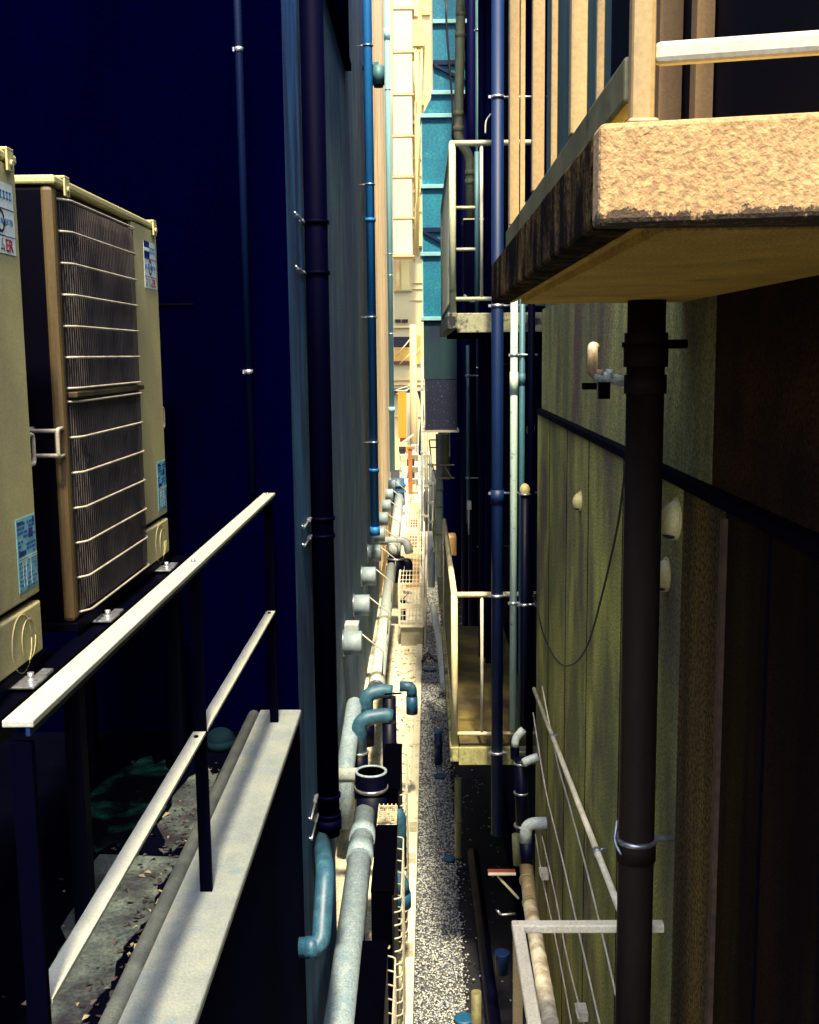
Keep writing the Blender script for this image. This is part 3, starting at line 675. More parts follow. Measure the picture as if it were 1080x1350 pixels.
part('stem', MB().tube([(a.x - .15, 10.6, a.z - .08), (a.x + .02, 10.6, a.z - .07)], .010, 8), 'dark_steel', t)
a = at(524, 1165, 7.6)
t = thing('pipe_elbow', 'teal pipe elbow bending down beside the caged dark unit', 'pipe', tuple(a))
part('elbow', MB().tube(fillet([(a.x - .1, 7.6, a.z + .08), (a.x + .02, 7.6, a.z + .04), (a.x + .035, 7.6, a.z - .07)], .07, 8), .058, 16), 'teal_pvc', t)
part('socket', MB().cyl((a.x + .035, 7.6, a.z - .18), (a.x + .035, 7.6, a.z - .07), .065, 16), 'blue_lid', t)

# ------------------------------------------------------------------ dark floor-standing units with wire guards
def make_unit():
    x0, x1, y0, y1, z0, z1 = -.345, -.205, 6.35, 7.30, ZG + .08, -3.27
    t = thing('condenser_unit', 'nearer dark condenser unit with white wire guard below the flanged stub', 'air conditioner', ((x0 + x1) / 2, (y0 + y1) / 2, ZG), 'dark condensers beside the kerb')
    part('cabinet', MB().box(x0, x1 - .012, y0, y1, z0, z1), 'unit_dark', t, bevel=.012)
    part('fan_panel', MB().box(x1 - .0115, x1, y0 + .01, y1 - .01, z0 + .02, z1 - .02), 'ac_coil', t)
    part('lid', MB().box(x0 - .002, x1 + .004, y0 - .004, y1 + .004, z1 + .001, z1 + .016), 'unit_dark', t, bevel=.005)
    gr = MB()
    for k in range(14):
        z = z0 + .06 + (z1 - z0 - .12) * k / 13
        gr.tube(fillet([(x1, y0 + .03, z), (x1 + .045, y0 + .05, z), (x1 + .045, y1 - .05, z), (x1, y1 - .03, z)], .03, 4), .0055, 8)
    for yy in (y0 + .2, (y0 + y1) / 2, y1 - .2): gr.tube([(x1 + .047, yy, z0 + .05), (x1 + .047, yy, z1 - .05)], .0045, 6)
    part('wire_guard', gr, 'white_steel', t)
    for yy in (y0 + .15, y1 - .15): part('foot', MB().box(x0 - .02, x1 + .05, yy - .05, yy + .05, ZG + .002, z0 - .002), 'block_concrete', t, bevel=.006)
    for z in (z0 + .35, z0 + .9): part('handle', MB().tube(fillet([(x1 - .12, y0, z), (x1 - .12, y0 - .03, z), (x1 - .03, y0 - .03, z), (x1 - .03, y0, z)], .01, 3), .006, 8), 'ac_wire', t)
    return t
cu = make_unit()
dup(cu, (.004, 1.62, .0), 'farther dark condenser unit with white wire guard behind the teal elbow', 'dark condensers beside the kerb')
dup(cu, (-.02, -1.5, -.02), 'nearest dark condenser unit at the bottom edge of the photo', 'dark condensers beside the kerb')
gt = MB()
for k in range(9): gt.box(-.345, -.215, 7.36 + k * .035, 7.37 + k * .035, -3.27, -3.26)
for k in range(5): gt.box(-.345 + k * .03, -.338 + k * .03, 7.36, 7.66, -3.2595, -3.252)
gt.box(-.350, -.210, 7.34, 7.68, -3.50, -3.275)
single('duct_grating', gt, 'unit_top', 'small pale grated box between the two dark condensers', 'grating')
for i, (u, v) in enumerate(((543, 1122), (543, 1168), (536, 1306))):
    Y = 4.58 * F / (v - 467); 
    single('concrete_block', MB().box(xk(Y) - .080, xk(Y) - .012, Y - .06, Y + .06, ZG + .03, ZG + .085), 'block_concrete', ('small square block on the kerb below the branch elbow', 'small square block on the kerb next to the teal elbow', 'worn square block on the kerb near the bottom of the photo')[i], 'block', 'small blocks on the kerb', bevel=.008)

# ------------------------------------------------------------------ wire cage further down the alley
cy0, cy1 = 17.0, 28.0; cx0, cx1 = -.40, -.02; cz0, cz1 = ZG + .34, -3.58
cg = thing('wire_cage', 'long white wire mesh cage on a concrete base in mid-alley', 'cage', ((cx0 + cx1) / 2, 22, ZG))
part('base', MB().box(cx0 + .02, cx1 - .01, cy0 + .05, cy1, ZG, cz0 - .03), 'block_concrete', cg)
part('tray', MB().box(cx0, cx1 + .01, cy0, cy1, cz0 - .028, cz0), 'cage_white', cg, bevel=.005)
fr = MB()
for xx in (cx0, cx1):
    fr.bar((xx, cy0, cz1), (xx, cy1, cz1), .03, .03)
    for yy in (cy0, 19.7, 22.4, 25.2, cy1): fr.box(xx - .015, xx + .015, yy - .015, yy + .015, cz0, cz1 - .016)
for yy in (cy0, 19.7, 22.4, 25.2, cy1): fr.box(cx0 + .016, cx1 - .016, yy - .015, yy + .015, cz1 - .015, cz1 + .015)
fr.box(cx0 + .016, cx1 - .016, cy0 - .012, cy0 + .012, cz0 + .28, cz0 + .36)
part('frame', fr, 'cage_white', cg)
ms = MB()
for k in range(1, 7):
    xx = cx0 + (cx1 - cx0) * k / 7; ms.bar((xx, cy0 + .02, cz1), (xx, cy1, cz1), .011, .011)
    ms.bar((xx, cy0, cz0 + .01), (xx, cy0, cz1 - .02), .009, .009, (0, 1, 0))
yy = cy0 + .3
while yy < cy1: ms.bar((cx0, yy, cz1 + .004), (cx1, yy, cz1 + .004), .016, .011); yy += .36
for k in range(1, 8): 
    z = cz0 + (cz1 - cz0) * k / 8; ms.bar((cx0, cy0, z), (cx1, cy0, z), .008, .008)
for k in range(1, 6):
    z = cz0 + (cz1 - cz0) * k / 6; ms.bar((cx1, cy0 + .02, z), (cx1, cy1, z), .011, .011)
part('mesh', ms, 'cage_white', cg)
ub = thing('boxed_unit', 'rusty orange-brown unit shut inside the wire cage', 'machine', (-.2, 21, cz0))
part('body', MB().box(cx0 + .06, cx1 - .07, 19.9, 27.5, cz0 + .004, cz1 - .12), 'rust_joint', ub, bevel=.02)
part('panel', MB().box(cx0 + .09, cx1 - .12, 21, 22.2, cz1 - .119, cz1 - .10), 'red_paint', ub)
part('panel', MB().box(cx0 + .09, cx1 - .12, 23.5, 24.6, cz1 - .119, cz1 - .10), 'red_paint', ub)
vl = thing('shutoff_valve', 'small dark tap with a pale hose inside the near end of the cage', 'valve', (-.28, 17.4, cz0))
a = at(532, 805, 17.4)
part('body', MB().cyl((a.x, 17.4, cz0), (a.x, 17.4, cz0 + .32), .035, 12).cyl((a.x - .06, 17.4, cz0 + .32), (a.x + .06, 17.4, cz0 + .32), .028, 12), 'dark_steel', vl)
part('hose', MB().tube(fillet([(a.x - .04, 17.4, cz0 + .3), (a.x - .07, 17.38, cz0 + .2), (a.x - .05, 17.36, cz0 + .01)], .05), .018, 8), 'sky_pipe', vl)
part('lever', MB().bar((a.x, 17.4, cz0 + .35), (a.x + .09, 17.4, cz0 + .45), .025, .012), 'dark_steel', vl)
# litter of brown leaves on the pale concrete
lf = MB()
for i in range(260):
    yy = random.uniform(9.2, 16.8); xx = random.uniform(-.5, -.14)
    s = random.uniform(.01, .028); a = random.uniform(0, 6.28); c = Vector((xx, yy, ZG + .008))
    dx = Vector((math.cos(a), math.sin(a), .15)) * s; dy = Vector((-math.sin(a), math.cos(a), .2)) * s * .6
    lf.add([c - dx, c - dy + Vector((0, 0, .006)), c + dx, c + dy], [(0, 1, 2), (0, 2, 3)], False, random.choice((0, 1)))
single('dry_leaves', lf, ['fade_wood', 'leaf_dark'], 'scattered brown leaves on the pale concrete floor of the alley', 'leaves', kind='stuff')

# kerb-side long steel pipe bundle right of the cage
for i, (u0, v0, u1, v1, Y0, Y1, r, m, lab) in enumerate((
        (563, 560, 560, 850, 27, 17.2, .022, 'white_steel', 'thin pale rail rising past the edge of the wire cage'),
        (577, 640, 574, 700, 17, 16.5, .05, 'olive_pvc', 'olive hose hanging beside the cream drain pipe'),
        (574, 700, 583, 800, 16.4, 14.2, .045, 'olive_pvc', 'olive hose running over the gravel to the lower balcony'),
        (571, 800, 586, 905, 13.4, 10.6, .04, 'pale_pvc', 'pale hose lying on gravel against the mossy balcony edge'))):
    a = at(u0, v0, Y0); b = at(u1, v1, Y1)
    mid = a.lerp(b, .5) + Vector((.02, 0, -.02))
    single('hose' if i else 'guide_rail', MB().tube(fillet([a, mid, b], .4), r, 12), m, lab, 'hose' if i else 'rail')

# ------------------------------------------------------------------ gravel fittings: blue lids and pipes
for i, (u, v, r) in enumerate(((581, 1022, .07), (593, 1131, .06), (612, 1342, .07), (566, 882, .09))):
    zt = ZG + .03; d = at(u, v, 1.0); Y = zt / d.z; p = at(u, v, Y)
    t = thing('inspection_lid', ('round blue lid on gravel under the mossy balcony corner', 'round blue lid on gravel midway down the path', 'round blue lid at the bottom edge of the photo', 'teal lid with a black loop of hose, near the wire cage')[i], 'drain lid', (p.x, Y, ZG), 'blue drain lids in the gravel')
    part('lid', MB().tube([(p.x, Y, zt - .012), (p.x, Y, zt), (p.x, Y, zt + .006)], r, 22, radii=[r, r, r * .8]), 'blue_lid', t)
    part('collar', MB().cyl((p.x, Y, ZG - .02), (p.x, Y, zt - .0125), r * .85, 22), 'dark_steel', t)
p = at(578, 1006, 12)
Y = (ZG) / at(578, 1008, 1).z; p = at(578, 1008, Y); tp = at(578, 966, Y)
t = thing('standpipe', 'short dark blue capped pipe standing upright in the gravel', 'pipe', (p.x, Y, ZG))
part('pipe', MB().cyl((p.x, Y, ZG - .02), (p.x, Y, tp.z), .046, 16), 'deep_blue_pipe', t)
part('coupling', MB().cyl((p.x, Y, tp.z - .16), (p.x, Y, tp.z - .1), .053, 16), 'deep_blue_pipe', t)
part('cap', MB().cyl((p.x, Y, tp.z + .001), (p.x, Y, tp.z + .03), .054, 16), 'blue_lid', t)
hs = [at(560 + 8 * math.cos(a) + k * .8, 866 + 9 * math.sin(a), 16.0) for k, a in enumerate([j * .55 for j in range(14)])]
hs = [Vector((p.x, 16.2 + .25 * math.sin(i), ZG + .03 + .01 * (i % 3))) for i, p in enumerate(hs)]
single('cable_coil', MB().tube(hs, .012, 8), 'cable', 'tangled black cable dropped on the gravel near the wire cage', 'cable')

# ------------------------------------------------------------------ right apartment building
XR = .70; ZL = -.352
rbld = thing('apartment_building', 'mossy green and brown panelled building on the right', 'building', (2.5, 3, ZG))
YE = 6.72
YB = 2.52
part('panel_wall', MB().box(XR, 5, 2.95, YE, ZG, ZL - .014), 'right_wall', rbld)
part('panel_wall', MB().box(XR + .0005, 5, YB + .013, 2.948, ZG, ZL - .014), 'half_shade_wall', rbld, label='streaked panel right of the thick downpipe, its fade into shade painted brown')
part('panel_wall', MB().box(XR + .001, 5, -3, YB + .012, ZG, ZL - .014), 'brown_wall_shade', rbld, label='brown panels with the shade painted into their colour')
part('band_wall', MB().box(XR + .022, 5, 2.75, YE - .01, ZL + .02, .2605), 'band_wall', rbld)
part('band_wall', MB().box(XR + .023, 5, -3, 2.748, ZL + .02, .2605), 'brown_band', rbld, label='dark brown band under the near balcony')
part('ledge', MB().box(XR - .012, 5, -3, YE + .004, ZL - .012, ZL + .018), 'joint', rbld, bevel=.003)
jt = MB()
for u in (724, 747, 776, 822): 
    Y = XR * F / (u - 557); jt.box(XR - .001, XR + .01, Y - .008, Y + .008, ZG, ZL - .016)
for Y in (2.2, 1.75): jt.box(XR - .001, XR + .01, Y - .008, Y + .008, ZG, ZL - .016)
part('joint', jt, 'joint', rbld)
part('rust_strip', MB().box(XR - .012, XR, YB - .012, YB + .012, ZG, ZL - .03), 'rust_bar', rbld)
part('upper_wall', MB().box(XR + .04, 5, 3.42, YE - .01, .262, 2.08), 'upper_wall', rbld)
part('upper_wall', MB().box(XR + .05, 5, -3, 3.418, .262, 2.078), 'upper_dark', rbld)
for (ya, yb_) in ((4.05, 4.4), (5.2, 5.5)):
    part('window', MB().box(XR + .028, XR + .04, ya, yb_, .30, 1.95), 'upper_dark', rbld)
part('mullion', MB().box(XR - .0, XR + .045, 2.93, 2.99, .262, 2.07), 'brown_post', rbld)
part('mullion', MB().box(XR - .02, XR + .045, 3.28, 3.36, .262, 2.07), 'brown_post', rbld)

# near upper balcony
def slab(t, x0, x1, y0, y1, z0, z1, mf, ms_, mt):
    """concrete slab: core with a lighter front strip, dark side strip and soffit with a drip groove"""
    sk = .21 * (x1 - x0)          # the front edge is not quite square to the alley
    fr_ = MB().add([(x0, y0, z0), (x1, y0 - sk, z0), (x1, y0 + .05, z0), (x0, y0 + .05, z0), (x0, y0, z1), (x1, y0 - sk, z1), (x1, y0 + .05, z1), (x0, y0 + .05, z1)],
                   [(3, 2, 1, 0), (4, 5, 6, 7), (0, 1, 5, 4), (1, 2, 6, 5), (2, 3, 7, 6), (3, 0, 4, 7)])
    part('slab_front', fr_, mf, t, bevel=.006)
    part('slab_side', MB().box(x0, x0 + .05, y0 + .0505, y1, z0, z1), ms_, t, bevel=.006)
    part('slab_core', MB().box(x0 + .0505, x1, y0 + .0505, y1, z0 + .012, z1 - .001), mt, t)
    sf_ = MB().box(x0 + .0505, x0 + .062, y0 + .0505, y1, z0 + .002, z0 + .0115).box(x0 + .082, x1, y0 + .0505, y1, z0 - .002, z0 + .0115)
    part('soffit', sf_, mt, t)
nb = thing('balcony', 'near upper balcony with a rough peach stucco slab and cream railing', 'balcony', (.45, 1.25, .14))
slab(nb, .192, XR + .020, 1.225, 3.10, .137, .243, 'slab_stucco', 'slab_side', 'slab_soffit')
# move the stucco part's texture origin to its own lower edge: built at the thing's base (z = .14)
pr_ = part('post', MB().box(.2275, .2535, 1.236, 1.264, .2435, 1.5), 'baluster', nb, bevel=.006)
part('base_plate', MB().box(.2235, .2575, 1.233, 1.268, .2432, .250), 'baluster', pr_, bevel=.004)
part('front_rail', MB().bar((.2540, 1.251, .3185), (XR + .04, 1.251 - .11, .3185), .022, .023), 'white_steel', nb, bevel=.006)
part('side_rail', MB().box(.224, .246, 1.2645, 3.0, .272, .321), 'olive_rail', nb, bevel=.004)

for yy, w in ((1.50, .010), (1.706, .024), (2.008, .011), (2.282, .024), (2.623, .011), (2.858, .024), (2.96, .012)):
    part('baluster', MB().box(.234 - w / 2, .234 + w / 2, yy - w / 2, yy + w / 2, .3215, 1.5), 'baluster', nb, bevel=.0015)
part('top_rail', MB().box(.215, .253, 1.2645, 3.0, 1.501, 1.54), 'white_steel', nb)

# big downpipe through the slab
BPX, BPY = .592, 2.95
bp_ = thing('downpipe', 'thick black-brown downpipe standing in front of the green panel wall', 'downpipe', (BPX, BPY, ZG))
part('pipe', MB().cyl((BPX, BPY, ZG), (BPX, BPY, .134), .050, 28), 'big_pipe', bp_)
for zc, h, r in ((.035, .03, .057), (-.012, .055, .0585), (-.085, .05, .056)): part('coupling', MB().cyl((BPX, BPY, zc - h / 2), (BPX, BPY, zc + h / 2), r, 28), 'big_pipe', bp_)
part('coupling', MB().cyl((BPX, BPY, -1.42), (BPX, BPY, -1.36), .055, 28), 'big_pipe', bp_)
cl = MB(); clampring(cl, BPX, BPY, -1.36, .051, None, .012); cl.tube([(BPX, BPY, -1.36), (XR, BPY, -1.36)], .008, 8)
cl.tube(fillet([(BPX - .056, BPY - .01, -1.30), (BPX - .066, BPY - .02, -1.36), (BPX - .05, BPY - .05, -1.385)], .02), .004, 6)
part('clamp', cl, 'clamp_steel', bp_)
part('clamp', MB().tube([(BPX, BPY, .02), (XR, BPY, .02)], .012, 8).box(BPX - .062, BPX + .062, BPY - .012, BPY + .012, .012, .026), 'dark_steel', bp_)

# small crosswise pipe with an upturned elbow
t = thing('cross_pipe', 'short weathered pipe with an upturned elbow passing behind the thick downpipe', 'pipe', (.55, 3.25, -.1))
a = at(781, 492, 3.25); b = at(832, 500, 3.25); up = at(781, 458, 3.25)
part('elbow', MB().tube(fillet([(up.x + .015, 3.30, up.z), (a.x, 3.25, up.z + .002), (a.x, 3.25, a.z - .003), (a.x + .03, 3.25, a.z - .005)], .016, 6), .0155, 16), 'brass_pipe', t)
part('pipe', MB().tube([(a.x + .005, 3.25, a.z - .006), (b.x, 3.25, b.z - .01)], .016, 16), 'pale_pvc', t)
part('far_pipe', MB().tube([(b.x + .001, 3.25, b.z - .010), (XR - .005, 3.25, b.z - .016)], .019, 16), 'big_pipe', t)
part('coupling', MB().tube([(a.x + .04, 3.25, a.z - .007), (a.x + .058, 3.25, a.z - .007)], .0185, 16), 'pale_pvc', t)
part('bracket', MB().box(a.x - .028, a.x + .012, 3.235, 3.265, a.z - .047, a.z - .028).box(a.x + .02, a.x + .05, 3.23, 3.27, a.z - .075, a.z - .026), 'dark_steel', t)
part('wire', MB().tube(fillet([(XR - .03, 3.25, -.09), (XR - .04, 3.22, -.15), (XR - .075, 3.2, -.19), (XR - .08, 3.2, -.2)], .03), .0022, 6).tube(fillet([(XR - .04, 3.25, -.09), (XR - .03, 3.2, -.14), (XR - .06, 3.2, -.2)], .03), .002, 6), 'cable', t)

# vent hoods on the panel wall
def hood(u, v, r, lab):
    Y = XR / (at(u, v, 1).x); z = at(u, v, Y).z
    t = thing('vent_hood', lab, 'vent', (XR, Y, z), 'round vent hoods on the panel wall')
    # half-dome, open below
    mb = MB(); prof = [(0, 1.0), (.25, .98), (.5, .88), (.75, .66), (.92, .38), (1.0, .02)]; n = 20
    vs = []; fs = []
    for (d, s) in prof:
        for i in range(n):
            a = 2 * math.pi * i / n; c_, s_ = math.cos(a), math.sin(a)
            vs.append((XR - d * r * .95, Y + c_ * r * s, z + s_ * r * s * (1 if s_ > 0 else 1.15) - d * r * .15))
    for j in range(len(prof) - 1):
        for i in range(n): fs.append((j * n + i, j * n + (i + 1) % n, (j + 1) * n + (i + 1) % n, (j + 1) * n + i))
    fs.append(tuple((len(prof) - 1) * n + i for i in range(n)))
    mb.add(vs, fs, True)
    part('dome', mb, 'hood', t)
    part('flange', MB().cyl((XR - .006, Y, z), (XR - .0005, Y, z), r * 1.14, 22), 'hood', t)
    part('mouth', MB().ball((XR - r * .4, Y, z - r * .86), r * .36, r * .72, r * .2), 'dark_void', t)
    return t
hood(893, 684, .052, 'largest yellow dome vent hood right of the thick downpipe')
hood(880, 757, .044, 'dome vent hood half hidden behind the thick downpipe')
hood(766, 660, .040, 'narrow dome vent hood seen edge-on in the middle of the green panels')
hood(704, 565, .050, 'smallest dome vent hood at the far left edge of the green wall')
# hanging black cable across the panels
pts = [(825, 612), (815, 690), (795, 780), (775, 850), (755, 876), (735, 872), (717, 838), (708, 800), (703, 785)]
cp = []
for i, (u, v) in enumerate(pts):
    Y = min((XR - .015) / at(u, v, 1).x, 6.5); cp.append(at(u, v, Y))
def smooth_pts(ps, n=5):
    out = []
    for i in range(len(ps) - 1):
        p0 = ps[max(i - 1, 0)]; p1 = ps[i]; p2 = ps[i + 1]; p3 = ps[min(i + 2, len(ps) - 1)]
        for k in range(n):
            t = k / n
            out.append(.5 * ((2 * p1) + (p2 - p0) * t + (2 * p0 - 5 * p1 + 4 * p2 - p3) * t * t + (3 * p1 - p0 - 3 * p2 + p3) * t ** 3))
    out.append(ps[-1]); return out
single('hanging_cable', MB().tube(smooth_pts(cp), .0045, 8), 'cable', 'thin black cable sagging across the green panel wall', 'cable')

# pale conduit and cables along the wall foot
a = at(704, 908, 6.62); b = at(826, 1222, 3.4); 
t = thing('conduit', 'straight pale conduit sloping down the green wall to the white railing', 'pipe', tuple(b))
part('pipe', MB().tube([a, b], .0125, 12), 'cream_conduit', t)
for k in (.32, .80):
    c = a.lerp(b, k); c2 = a.lerp(b, k + .01)
    part('clamp', MB().tube([c, c2], .0165, 12).tube([c, (XR, c.y, c.z + .01)], .005, 6), 'clamp_steel', t)
cables = [([(716, 905), (733, 1000), (750, 1060), (775, 1150), (800, 1260), (820, 1350)], 'pale cable nearest the conduit, looping down the green wall'),
          ([(704, 940), (720, 1040), (742, 1130), (765, 1230), (792, 1350)], 'pale cable second out from the conduit'),
          ([(706, 1100), (716, 1160), (735, 1250), (752, 1350)], 'pale cable running down past the white pipe elbow'),
          ([(712, 1095), (730, 1180), (748, 1260), (768, 1350)], 'pale cable paired beside the one past the elbow')]
for ps, lab in cables:
    pp = []
    for i, (u, v) in enumerate(ps):
        Y = min((XR - .03) / at(u, v, 1).x, 6.5); q = at(u + random.uniform(-2, 2), v, Y); pp.append(q)
    single('wall_cable', MB().tube(smooth_pts(pp), .0042, 7), 'pale_cable', lab, 'cable', 'pale cables along the foot of the green wall')
for (u, v, lab) in ((718, 1152, 'small white cable clip box on the dark wall foot'), (768, 1335, 'small pale valve box at the lower end of the cables')):
    Y = (XR - .03) / at(u, v, 1).x; q = at(u, v, Y)
    b_ = MB().box(q.x - .022, q.x + .02, Y - .04, Y + .04, q.z - .02, q.z + .022).cyl((q.x - .03, Y, q.z + .005), (q.x - .022, Y, q.z + .005), .012, 10).tube([(q.x - .024, Y - .05, q.z), (q.x - .024, Y + .05, q.z + .012)], .005, 6)
    single('junction_box', b_, 'pale_cable', lab, 'box', bevel=.003)

# lower near balcony with white railing
lb_ = thing('balcony', 'lower near balcony, only its white tube railing showing at the bottom', 'balcony', (.45, 2, -2.78))
xl = at(675, 1222, 3.07).x; xr_ = at(903, 1222, 3.07).x; zr = at(690, 1222, 3.07).z
part('slab', MB().box(.215, XR - .002, 1.2, 3.10, -2.78, -2.65), 'slab_side', lb_, bevel=.006)
part('far_rail', MB().box(xl, xr_, 3.052, 3.088, zr - .013, zr + .013), 'lower_rail', lb_, bevel=.005)
part('side_rail', MB().box(xl, xl + .036, 1.24, 3.0515, zr - .013, zr + .013), 'lower_rail', lb_, bevel=.005)
part('post', MB().box(xl + .004, xl + .032, 3.056, 3.084, -2.65, zr - .0135), 'baluster', lb_)
part('post', MB().box(xl + .004, xl + .032, 1.25, 1.278, -2.65, zr - .0135), 'baluster', lb_)
part('bottom_rail', MB().box(xl + .007, xl + .030, 1.28, 3.05, -2.56, -2.535), 'lower_rail', lb_)

# right drain stack beside the wall end
def tubeP(t, name, pix, Y, r, m, rad=.04, seg=16):
    pts_ = []
    for q in pix:
        u, v = q[0], q[1]; yy = q[2] if len(q) > 2 else Y
        pts_.append(at(u, v, yy))
    return part(name, MB().tube(fillet(pts_, rad), r, seg), m, t)
ds = thing('drain_stack', 'black drain stack with pale branch elbows at the end of the green wall', 'pipe', tuple(at(688, 1110, 6.3)))
tubeP(ds, 'stack', [(687, 1000), (689, 1095)], 6.35, .040, 'black_pvc')
for v in (1006, 1045, 1088): 
    q = at(687, v, 6.35); part('ring', MB().cyl((q.x, 6.35, q.z - .006), (q.x, 6.35, q.z + .006), .044, 18), 'clamp_steel', ds)
tubeP(ds, 'upper_stack', [(679, 975), (679, 1000)], 6.40, .028, 'black_pvc')
tubeP(ds, 'top_elbow', [(679, 984), (680, 973), (690, 962)], 6.38, .024, 'pale_pvc', .05)
tubeP(ds, 'branch', [(690, 1006), (698, 1002), (710, 998)], 6.28, .026, 'pale_pvc')
tubeP(ds, 'lower_branch', [(693, 1110), (694, 1086), (736, 1085)], 6.1, .036, 'pale_pvc', .08)
tubeP(ds, 'lower_stack', [(694, 1110), (695, 1145)], 6.1, .040, 'black_pvc')
tubeP(ds, 'sloping_pipe', [(694, 1142, 6.1), (700, 1200, 5.7), (726, 1352, 4.6)], 6, .040, 'brass_pipe', .1, 20)
for (u, v, Y) in ((695, 1162, 5.95), (699, 1192, 5.74), (718, 1306, 4.93)):
    q = at(u, v, Y); q2 = at(u - .4, v - 3, Y + .02)
    part('ring', MB().tube([q, q2], .0445, 18), 'olive_pvc', ds)
tubeP(ds, 'short_pipe', [(680, 1100), (682, 1140)], 6.6, .025, 'olive_pvc')
t = thing('wall_shelf', 'narrow red and white bracket shelf with a diagonal strut below the balcony', 'shelf', tuple(at(660, 1147, 6.5)))
a = at(643, 1147, 6.5); b = at(679, 1147, 6.5)
part('plate', MB().box(a.x, b.x, 6.44, 6.50, a.z, a.z + .006), 'dark_red', t)
part('edge', MB().box(a.x, b.x, 6.430, 6.439, a.z - .002, a.z + .012), 'white_steel', t)
part('strut', MB().bar((a.x + .06, 6.46, a.z - .02), (b.x + .02, 6.46, a.z - .17), .012, .012), 'olive_steel', t)
part('lower_hook', MB().tube(fillet([(a.x + .06, 6.46, a.z - .25), (a.x + .08, 6.46, a.z - .28), (b.x, 6.46, a.z - .27)], .02), .008, 8), 'clamp_steel', t)
bl = at(662, 1262, 6)
single('blue_bucket', MB().tube([(bl.x, 6.0, bl.z - .1), (bl.x, 6.0, bl.z + .02), (bl.x, 6.0, bl.z + .03)], .05, 18, radii=[.036, .042, .045]), 'deep_blue_pipe', 'small blue pot glimpsed in the dark below the balcony', 'pot')

# ------------------------------------------------------------------ dark recessed building on the right with its pipes
db = thing('recessed_building', 'nearly black recessed building behind the railed balconies on the right', 'building', (3, 14, ZG))
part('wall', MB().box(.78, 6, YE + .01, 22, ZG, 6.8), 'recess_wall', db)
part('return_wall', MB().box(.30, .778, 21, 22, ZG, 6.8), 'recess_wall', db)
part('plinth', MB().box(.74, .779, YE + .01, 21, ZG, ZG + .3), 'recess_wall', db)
def rail_balcony(lab, zf, far, steel, floor, front, yfar=10.6):
    """balcony slab at Y 7.2 - 10.6 with a tube railing on its near and alley sides"""
    x0, x1, y0 = .205, .775, 7.2
    t = thing('balcony', lab, 'balcony', ((x0 + x1) / 2, y0, zf - .12))
    part('slab', MB().box(x0 + .03, x1, y0 + .03, yfar, zf - .12, zf - .004), floor, t)
    part('slab_front', MB().box(x0 + .02, x1, y0, y0 + .0295, zf - .125, zf), front, t, bevel=.005)
    part('slab_side', MB().box(x0 - .04, x0 + .0195, y0 - .001, yfar, zf - .10, zf + .004), front, t, bevel=.006)
    H = 1.06; x0 -= .055
    part('top_rail', MB().tube([(x0 + .05, y0 + .03, zf + H), (.52, y0 + .03, zf + H)], .019, 12).tube([(.525, y0 + .03, zf + H), (x1, y0 + .03, zf + H)], .018, 12), steel, t)
    part('side_rail', MB().tube([(x0 + .05, y0 + .03, zf + H + .001), (x0 + .05, yfar - .03, zf + H + .001)], .021, 12), steel, t)
    part('bottom_rail', MB().tube([(x0 + .05, y0 + .03, zf + .09), (x1, y0 + .03, zf + .09)], .014, 10), steel, t)
    part('bottom_rail', MB().tube([(x0 + .05, y0 + .03, zf + .09), (x0 + .05, yfar - .03, zf + .09)], .014, 10), steel, t)
    part('post', MB().cyl((x0 + .05, y0 + .03, zf), (x0 + .05, y0 + .03, zf + H), .022, 14), steel, t)
    part('post', MB().cyl((x0 + .05, yfar - .03, zf), (x0 + .05, yfar - .03, zf + H), .020, 14), steel, t)
    part('post', MB().cyl((x0 + .235, y0 + .03, zf + .09), (x0 + .235, y0 + .03, zf + H), .011, 10), 'white_steel', t)
    bm_ = steel if zf > 0 else 'olive_dark'
    for k in range(1, 24):
        yy = y0 + .03 + (yfar - y0 - .06) * k / 24
        part('baluster', MB().box(x0 + .041, x0 + .059, yy - .009, yy + .009, zf + .10, zf + H - .015), bm_, t)
    return t
ub_ = rail_balcony('upper railed balcony with dense olive bars in front of the cyan duct', .26, 10.6, 'olive_steel', 'navy_wall', 'mossy_grey')
lwb = rail_balcony('lower railed balcony with yellowed bars and a mossy brown slab edge', -2.66, 10.6, 'yellow_steel', 'balcony_floor', 'mossy')
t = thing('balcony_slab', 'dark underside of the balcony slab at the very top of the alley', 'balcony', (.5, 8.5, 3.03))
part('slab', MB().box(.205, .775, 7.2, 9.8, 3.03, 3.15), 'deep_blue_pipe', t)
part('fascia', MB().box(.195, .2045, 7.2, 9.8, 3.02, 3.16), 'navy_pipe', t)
# equipment on the upper balcony
t = thing('water_heater', 'dark boxed heater standing on the upper railed balcony', 'heater', (.36, 8.2, .26))
a = at(611, 292, 8.2); b = at(627, 292, 8.2)
part('body', MB().box(a.x, b.x + .05, 8.1, 8.4, .40, a.z), 'navy_pipe', t, bevel=.01)
part('top_edge', MB().box(a.x - .004, b.x + .054, 8.095, 8.405, a.z + .001, a.z + .01), 'white_steel', t)
part('leg', MB().box(a.x + .01, a.x + .03, 8.12, 8.14, .26, .399), 'dark_steel', t); part('leg', MB().box(b.x, b.x + .02, 8.12, 8.14, .26, .399), 'dark_steel', t)
part('pipe_link', MB().tube(fillet([(a.x, 8.09, .42), (a.x + .05, 8.06, .36), (b.x + .03, 8.06, .40)], .04), .01, 8), 'clamp_steel', t)
t = thing('pipe_rack', 'two pale rungs spanning behind the post of the upper balcony', 'rack', (.3, 7.6, .8))
for v in (274, 329):
    a = at(600, v, 7.7); b = at(629, v, 7.7)
    part('rung', MB().tube([(a.x, 7.7, a.z), (b.x, 7.7, a.z)], .012, 10), 'olive_steel' if v < 300 else 'white_steel', t)
